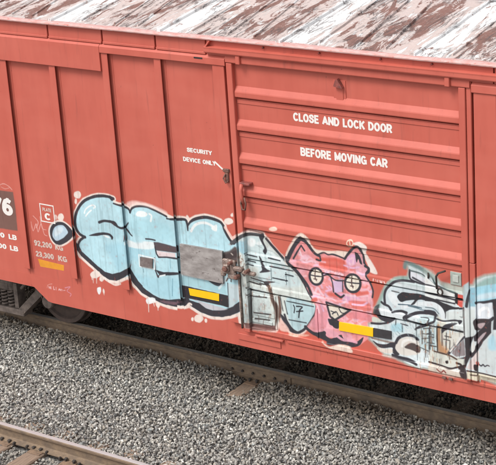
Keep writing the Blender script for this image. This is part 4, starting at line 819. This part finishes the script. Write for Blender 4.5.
def glyph_mesh(body, x0, x1, z0, z1, y, t):
    """bold capitals as one clean flat sheet: contour of the distance to the strokes"""
    segs = []; cx = 0; dots = []; h = .5*t
    for ch in body:
        wd, st = GL[ch]
        for s in st:
            n = len(s); shut = math.dist(s[0], s[-1]) < 1e-3; ext = [[.06, .06] for _ in range(n-1)]
            for k in range(1, n-1):
                a, b_, c_ = s[k-1], s[k], s[k+1]; v1 = Vector((b_[0]-a[0], b_[1]-a[1])); v2 = Vector((c_[0]-b_[0], c_[1]-b_[1]))
                ang = v1.angle(v2) if v1.length > 1e-6 and v2.length > 1e-6 else 0; e = h if .9 < ang < 1.9 else 0.0
                ext[k-1][1] = e; ext[k][0] = e
                if e == 0: dots.append((b_[0]+cx, b_[1]))
            if shut: ext[0][0] = ext[-1][1] = 0; dots.append((s[0][0]+cx, s[0][1]))
            for (a, b_), e in zip(zip(s[:-1], s[1:]), ext): segs.append((a[0]+cx, a[1], b_[0]+cx, b_[1], e))
        cx += wd+.06
    tot = cx-.06; step = .032; nx = int((tot+.3)/step); nz = int(1.5/step)
    gx = -.1+np.arange(nx+1)*step; gz = -.25+np.arange(nz+1)*step; A, B = np.meshgrid(gx, gz); D = np.full(A.shape, 9.0)
    for ax, az, bx_, bz, e in segs:
        dx, dz = bx_-ax, bz-az; L = math.hypot(dx, dz)
        if L < 1e-6: continue
        al = ((A-ax)*dx+(B-az)*dz)/L; pe = np.abs((A-ax)*dz-(B-az)*dx)/L; D = np.minimum(D, np.maximum(pe, np.maximum(-al-e[0], al-L-e[1])+h))
    for px_, pz_ in dots: D = np.minimum(D, np.hypot(A-px_, B-pz_))
    D = D-h; V = []; F = []; key = {}
    def vert(k, x, z):
        if k not in key: key[k] = len(V); V.append((x0+(x1-x0)*x/tot, y, z0+(z1-z0)*z))
        return key[k]
    for j in range(nz):
        for i in range(nx):
            c = [(j,i),(j,i+1),(j+1,i+1),(j+1,i)]; d = [D[p] for p in c]
            if min(d) >= 0: continue
            poly = []
            for k in range(4):
                p, q2 = c[k], c[(k+1)%4]; a, b = d[k], d[(k+1)%4]
                if a < 0: poly.append(vert(p, gx[p[1]], gz[p[0]]))
                if (a < 0) != (b < 0):
                    s = a/(a-b); poly.append(vert((min(p,q2),max(p,q2)), gx[p[1]]+(gx[q2[1]]-gx[p[1]])*s, gz[p[0]]+(gz[q2[0]]-gz[p[0]])*s))
            if len(poly) > 2: F.append(tuple(poly))
    me = bpy.data.meshes.new('lettering'); me.from_pydata(V, [], F); me.update(); return me
def letters(body, x0, x1, z0, z1, y, mat, parent, t=.235):
    me = glyph_mesh(body, x0, x1, z0, z1, y, t); me.materials.append(mat); o = place('lettering', me, parent)
    if parent is car: o.location = -CL
    o['label'] = 'painted lettering reading ' + body; return o
LD = .0435
letters('CLOSE AND LOCK DOOR', .856, 2.096, 3.548, 3.642, LD, LETTER, door)
letters('BEFORE MOVING CAR', .926, 2.026, 3.160, 3.256, LD, LETTER, door)
letters('SECURITY', -.655, -.298, 3.012, 3.062, .0480, LETTER, car)
letters('DEVICE ONLY', -.722, -.252, 2.892, 2.944, .0480, LETTER, car)
letters('76', -3.925, -3.575, 1.795, 2.020, .0480, LETTER, car, .24)
letters('00', -3.93, -3.775, 1.467, 1.535, .0480, LETTER, car); letters('LB', -3.700, -3.562, 1.467, 1.535, .0480, LETTER, car)
letters('700', -3.98, -3.765, 1.312, 1.380, .0480, LETTER, car); letters('LB', -3.700, -3.560, 1.312, 1.380, .0480, LETTER, car)
letters('92,200', -3.258, -2.955, 1.448, 1.524, .0480, CREAM, car); letters('KG', -2.90, -2.77, 1.448, 1.524, .0480, CREAM, car)
letters('23,300', -3.252, -2.945, 1.302, 1.376, .0480, CREAM, car); letters('KG', -2.870, -2.722, 1.302, 1.376, .0480, CREAM, car)
fr = MB()
for a in ((-3.092,-2.852,2.026,2.040),(-3.092,-2.852,1.796,1.810),(-3.092,-3.079,1.810,2.026),(-2.865,-2.852,1.810,2.026)): fr.box(a[0],a[1],.0475,.0495,a[2],a[3])
cpart(fr, 'plate_mark_frame', LETTER)
letters('PLATE', -3.045, -2.90, 1.945, 1.990, .0480, CREAM, car)
letters('C', -3.02, -2.925, 1.832, 1.922, .0480, LETTER, car, .24)

# ---------------------------------------------------------------- trucks
TX, TY = -4.485, 1.65
truck = cpart(MB().box(TX-.20, TX+.20, .56, 2.74, .44, .66, .02), 'truck', TRUCKM)
for side in (-1, 1):
    yc = TY+side*.99; y0, y1 = yc-.075, yc+.075
    b = MB(); pr = [(-1.07,.46),(-1.07,.60),(-.80,.70),(.80,.70),(1.07,.60),(1.07,.46),(.98,.44),(.98,.54),(.74,.54),(.72,.42),(.62,.57),(-.62,.57),(-.72,.42),(-.74,.54),(-.98,.54),(-.98,.44)]
    b.prism([(TX+x,z) for x,z in pr], 'y', y0, y1)
    for s in (-1,1):
        b.bar((TX+s*.70,.52), (TX+s*.30,.155), (.11,.10), y0-.01, y1+.01)        # sloping tension member
        b.bar((TX+s*.235,.56), (TX+s*.235,.20), .07, y0, y1)                     # column guide
    b.box(TX-.36, TX+.36, y0-.02, y1+.02, .095, .185, .012)
    csub(b, 'side_frame', TRUCKM, truck)
    for dx in (-.125, 0.0, .125):
        pts = [(TX+dx+.05*math.cos(t), yc+(side*.035)+.05*math.sin(t), .19+.24*t/(2*math.pi*5)) for t in np.linspace(0, 2*math.pi*5, 61)]
        csub(MB().tube(pts, .013, 6), 'spring', TRUCKM, truck)
    csub(MB().box(TX-.16, TX+.16, yc-.11, yc+.11, .435, .57, .03), 'bolster_end', TRUCKM, truck)
    for s in (-1,1):
        csub(MB().lathe_y([(.0,yc+side*.14),(.085,yc+side*.14),(.095,yc+side*.12),(.095,yc-side*.04)], TX+s*.865, .42, 16), 'bearing_cap', TRUCKM, truck)
for s in (-1,1):
    wx = TX+s*.865
    csub(MB().tube([(wx,.66,.42),(wx,2.64,.42)], .075, 12), 'axle', TRUCKM, truck)
    for side in (-1,1):
        f = lambda d: TY+side*d                                               # distance from the track's middle
        prof = [(0,f(.60)),(.14,f(.60)),(.16,f(.70)),(.34,f(.71)),(.35,f(.665)),(.448,f(.668)),(.450,f(.685)),(.424,f(.705)),(.420,f(.80)),(.412,f(.812)),(.36,f(.812)),(.34,f(.775)),(.16,f(.80)),(.14,f(.86)),(0,f(.86))]
        csub(MB().lathe_y(prof, wx, .424, 48), 'wheel', WHEELM, truck)
    csub(MB().prism([(wx-s*.47,.30),(wx-s*.44,.30),(wx-s*.44,.50),(wx-s*.47,.50)], 'y', .80, 2.5), 'brake_beam', TRUCKM, truck)
    csub(MB().bar((wx-s*.44,.52), (wx-s*.36,.62), .06, .82, .90), 'brake_shoe', TRUCKM, truck)
    csub(MB().tube([(wx+s*.10,.45,.80),(wx-s*.18,.40,.74),(wx-s*.34,.42,.60)], .022, 6), 'brake_rod', TRUCKM, truck)
t2 = copy_tree(truck, car); t2.location = truck.location + Vector((2*(1.52-TX), 0, 0))

# ---------------------------------------------------------------- tracks
RH = .185
rp = [(-.076,-RH),(.076,-RH),(.076,-RH+.011),(.030,-RH+.026),(.0095,-RH+.042),(.0088,-.062),(.014,-.046),(.036,-.036),(.038,-.012),(.030,-.001),(.0,.0),(-.030,-.001),(-.038,-.012),(-.036,-.036),(-.014,-.046),(-.0088,-.062),(-.0095,-RH+.042),(-.030,-RH+.026),(-.076,-RH+.011)]
def rail_mesh(top):
    mb = MB().prism(rp, 'x', -30, 30); me = bpy.data.meshes.new('rail'); me.from_pydata(mb.v, [], mb.f); me.update(); me.materials.append(RAILM); me.materials.append(top)
    for p in me.polygons:
        if p.normal.z > .8 and p.center.z > -.01: p.material_index = 1
    return me
tie_me = MB().box(-.115, .115, -1.26, 1.26, -.18, 0, .012); plate_me = MB().box(-.095, .095, -.165, .165, 0, .012, .004)
def mk(mb, name, mat):
    me = bpy.data.meshes.new(name); me.from_pydata(mb.v, [], mb.f); me.update(); me.materials.append(mat); return me
tie_me = mk(tie_me, 'tie', TIEM); plate_me = mk(plate_me, 'tie_plate', PLATEM)
spike_me = mk(MB().box(-.011, .011, -.011, .011, -.05, .022, .003).box(-.020, .020, -.030, .016, .022, .040, .007), 'spike', SPIKEM)
anchor_me = mk(MB().box(-.012, .012, -.10, .10, -.018, -.001, .004).box(-.014, .014, -.112, -.072, -.012, .036, .007).box(-.014, .014, .072, .105, -.012, .026, .007), 'rail_anchor', SPIKEM)
def make_track(yc, top, x0, n, pitch, lab, detail):
    t = empty('railway_track', loc=(0,yc,0)); tag(t, lab, 'railway track')
    me = rail_mesh(top)
    for s in (-1,1): place('rail', me, t, (0, s*.7555, 0))
    for k in range(n):
        x = x0+pitch*k+random.uniform(-.012,.012); tz = -RH-.013
        ti = place('tie', tie_me, t, (x, random.uniform(-.03,.03), tz)); ti.rotation_euler.z = random.uniform(-.012,.012)
        if not (detail[0] < x < detail[1]): continue
        for s in (-1,1):
            pz = place('tie_plate', plate_me, ti, (0, s*.7555, .0005))
            for sx, sy in ((-.055,-.088),(.055,-.088),(-.055,.088),(.055,.088)):
                sp = place('spike', spike_me, ti, (sx+random.uniform(-.012,.012), s*.7555+sy, .012)); sp.rotation_euler.z = (math.pi if sy < 0 else 0)+random.uniform(-.2,.2)
            for sx in (-.15,.15):
                an = place('rail_anchor', anchor_me, ti, (sx, s*.7555, .012)); an.rotation_euler.z = random.uniform(-.05,.05)
    return t
TRK2 = -2.595
trk_far = make_track(1.65, RAILTOP2, -.5-.52*14, 28, .52, 'brown rusty railway track running under the red boxcar', (-2.2,1.6))
trk_near = make_track(TRK2, RAILTOP, -2.18-.52*11, 27, .52, 'railway track with bright worn rail head beside the grey gravel, no train on it', (-4.2,1.5))
# bolted joint bar on the rail under the car
jb = MB().prism([(-.020,-.150),(-.026,-.140),(-.026,-.060),(-.016,-.050),(-.010,-.050),(-.010,-.150)], 'x', -.92, .02)
jo = jb.build('joint_bar', RAILM, trk_far, (0,-.7555,0))
for x in (-.86,-.70,-.54,-.37,-.21,-.05): MB().tube([(x,-.024,-.10),(x,-.050,-.10)], .017, 6, smooth=False).build('bolt', SPIKEM, jo)

# ---------------------------------------------------------------- crushed stone ballast
def rock_bases(n):
    import bmesh
    out = []
    for k in range(n):
        bm = bmesh.new(); r = np.random.default_rng(100+k)
        for _ in range(12):
            p = r.normal(size=3); p /= np.linalg.norm(p); p *= r.uniform(.75,1.05); p *= np.array([1.15, .85, .68]); bm.verts.new(p)
        res = bmesh.ops.convex_hull(bm, input=bm.verts[:])
        for e in [g for g in res['geom_interior'] if isinstance(g, bmesh.types.BMVert)]: bm.verts.remove(e)
        bmesh.ops.triangulate(bm, faces=bm.faces[:]); bm.verts.index_update()
        out.append((np.array([v.co[:] for v in bm.verts], np.float32), np.array([[v.index for v in f.verts] for f in bm.faces], np.int32))); bm.free()
    return out
def heap(X, Y):
    r = np.clip((Y+.05)/.75, 0, 1); r = r*r*(3-2*r)
    dip = 1-.95*np.exp(-((X+.52)/.20)**2)
    return np.where(Y < .83, .088*r*dip*(1+.15*np.sin(X*2.3)+.10*np.sin(X*5.1+1)), 0)
bed = MB(); bx = np.arange(-8, 7.01, .1); by = np.arange(-.3, .825, .075)
for yy in by:
    for xx in bx: bed.v.append((float(xx), float(yy), float(-.243+heap(np.array(xx), np.array(yy)))))
nbx = len(bx); bed.f = [(j*nbx+i, j*nbx+i+1, (j+1)*nbx+i+1, (j+1)*nbx+i) for j in range(len(by)-1) for i in range(nbx-1)]; bed.sm = [True]*len(bed.f)
tag(bed.build('ballast_bed', g.data.materials[0]), kind='structure')
def make_ballast():
    sp = .0295; xs = np.arange(-7.3, 6.3, sp); ys = np.arange(-3.9, 2.95, sp); X, Y = np.meshgrid(xs, ys); X = X.ravel(); Y = Y.ravel()
    X = X+rng.uniform(-.5,.5,len(X))*sp*1.2; Y = Y+rng.uniform(-.5,.5,len(Y))*sp*1.2
    keep = rng.random(len(X)) < np.where(Y > 1.0, .80, .98)
    for yr in (1.65-.7555, 1.65+.7555, TRK2+.7555, TRK2-.7555): keep &= np.abs(Y-yr) > np.where((yr < 1) & (yr > 0) & (np.abs(X+.52) > .3) & (Y < yr), .045, .088)
    def tie_dist(X, x0): return np.abs((X-x0+.26) % .52-.26)
    on2 = (np.abs(Y-TRK2) < 1.27) & (Y < -1.75); keep &= ~(on2 & (tie_dist(X, -2.18) < .105) & (rng.random(len(X)) < .93))
    keep &= ~((np.abs(X+.50) < .125) & (Y > .40) & (Y < 1.0) & (rng.random(len(X)) < .95))
    onp = (np.abs(X+.50-.52*np.round((X+.5)/.52)) < .10) & (Y > .62) & (Y < 1.06); pass
    X, Y = X[keep], Y[keep]; n = len(X)
    lum = (np.sin(X*1.7+Y*.9)+np.sin(X*.6-Y*2.3+1)+np.sin(X*3.1+Y*2.7+2))/3
    Z_ = np.full(n, -.214)+.010*lum + heap(X, Y); Z_ += np.where((Y > 1.0), .020, 0); Z_ += np.where((Y < -1.05) & (Y > -1.72), .022, 0); Z_ += np.where(on2[keep], -.016, 0)
    Z_ += rng.uniform(-.024,.018,n); S = rng.uniform(.0150,.0285,n)*np.where(rng.random(n) < .06, 1.3, 1.0)
    B = rock_bases(24); kind = rng.integers(0, 24, n)
    q = rng.normal(size=(n,4)); q /= np.linalg.norm(q, axis=1)[:,None]; w_, x_, y_, z_ = q.T
    R = np.stack([1-2*(y_*y_+z_*z_), 2*(x_*y_-z_*w_), 2*(x_*z_+y_*w_), 2*(x_*y_+z_*w_), 1-2*(x_*x_+z_*z_), 2*(y_*z_-x_*w_), 2*(x_*z_-y_*w_), 2*(y_*z_+x_*w_), 1-2*(x_*x_+y_*y_)], 1).reshape(n,3,3).astype(np.float32)
    # colour of each stone: greys, a few pale, tan and dark ones; oily and rust-stained beside the rails, under-car shade painted into the rest
    pal = np.array([(.36,.345,.315),(.42,.405,.37),(.28,.27,.25),(.50,.48,.43),(.34,.31,.265),(.17,.168,.165),(.60,.58,.53),(.27,.25,.23),(.29,.30,.29)])
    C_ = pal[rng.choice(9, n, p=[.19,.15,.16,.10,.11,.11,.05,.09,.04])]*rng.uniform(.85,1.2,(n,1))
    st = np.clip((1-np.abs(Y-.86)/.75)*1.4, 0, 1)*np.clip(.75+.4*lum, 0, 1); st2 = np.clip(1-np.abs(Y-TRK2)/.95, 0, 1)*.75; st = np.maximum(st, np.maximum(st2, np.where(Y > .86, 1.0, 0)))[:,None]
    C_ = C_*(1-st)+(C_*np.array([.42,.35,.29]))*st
    V = []; F = []; CC = []; off = 0
    for k in range(24):
        i = np.where(kind == k)[0]; bv, bf = B[k]
        v = np.einsum('nij,vj->nvi', R[i], bv)*S[i][:,None,None] + np.stack([X[i],Y[i],Z_[i]],1)[:,None,:]
        f = bf[None]+(np.arange(len(i))*len(bv))[:,None,None]+off
        V.append(v.reshape(-1,3)); F.append(f.reshape(-1,3)); CC.append(np.repeat(C_[i], len(bv), 0)); off += len(i)*len(bv)
    V = np.concatenate(V).astype(np.float32); F = np.concatenate(F).astype(np.int32); CC = np.concatenate(CC).astype(np.float32)
    me = bpy.data.meshes.new('ballast'); me.vertices.add(len(V)); me.vertices.foreach_set('co', V.ravel()); me.loops.add(F.size); me.loops.foreach_set('vertex_index', F.ravel())
    me.polygons.add(len(F)); me.polygons.foreach_set('use_smooth', np.zeros(len(F), bool)); me.polygons.foreach_set('loop_start', np.arange(0, F.size, 3, dtype=np.int32)); me.update(calc_edges=True)
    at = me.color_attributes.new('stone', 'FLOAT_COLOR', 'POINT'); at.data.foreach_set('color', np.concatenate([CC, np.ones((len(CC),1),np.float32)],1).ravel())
    m = N('crushed_stone'); a = m.n('ShaderNodeVertexColor', layer_name='stone'); co = m.n('ShaderNodeTexCoord').outputs['Object']; nn = m.noise(co, 90, 3, .6)
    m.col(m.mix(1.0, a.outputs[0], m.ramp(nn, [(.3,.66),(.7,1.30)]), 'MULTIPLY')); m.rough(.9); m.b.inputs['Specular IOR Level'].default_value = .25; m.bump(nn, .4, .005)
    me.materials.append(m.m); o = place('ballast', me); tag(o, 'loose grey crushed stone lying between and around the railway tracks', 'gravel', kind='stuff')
    print('stones', n, 'tris', len(F))
make_ballast()
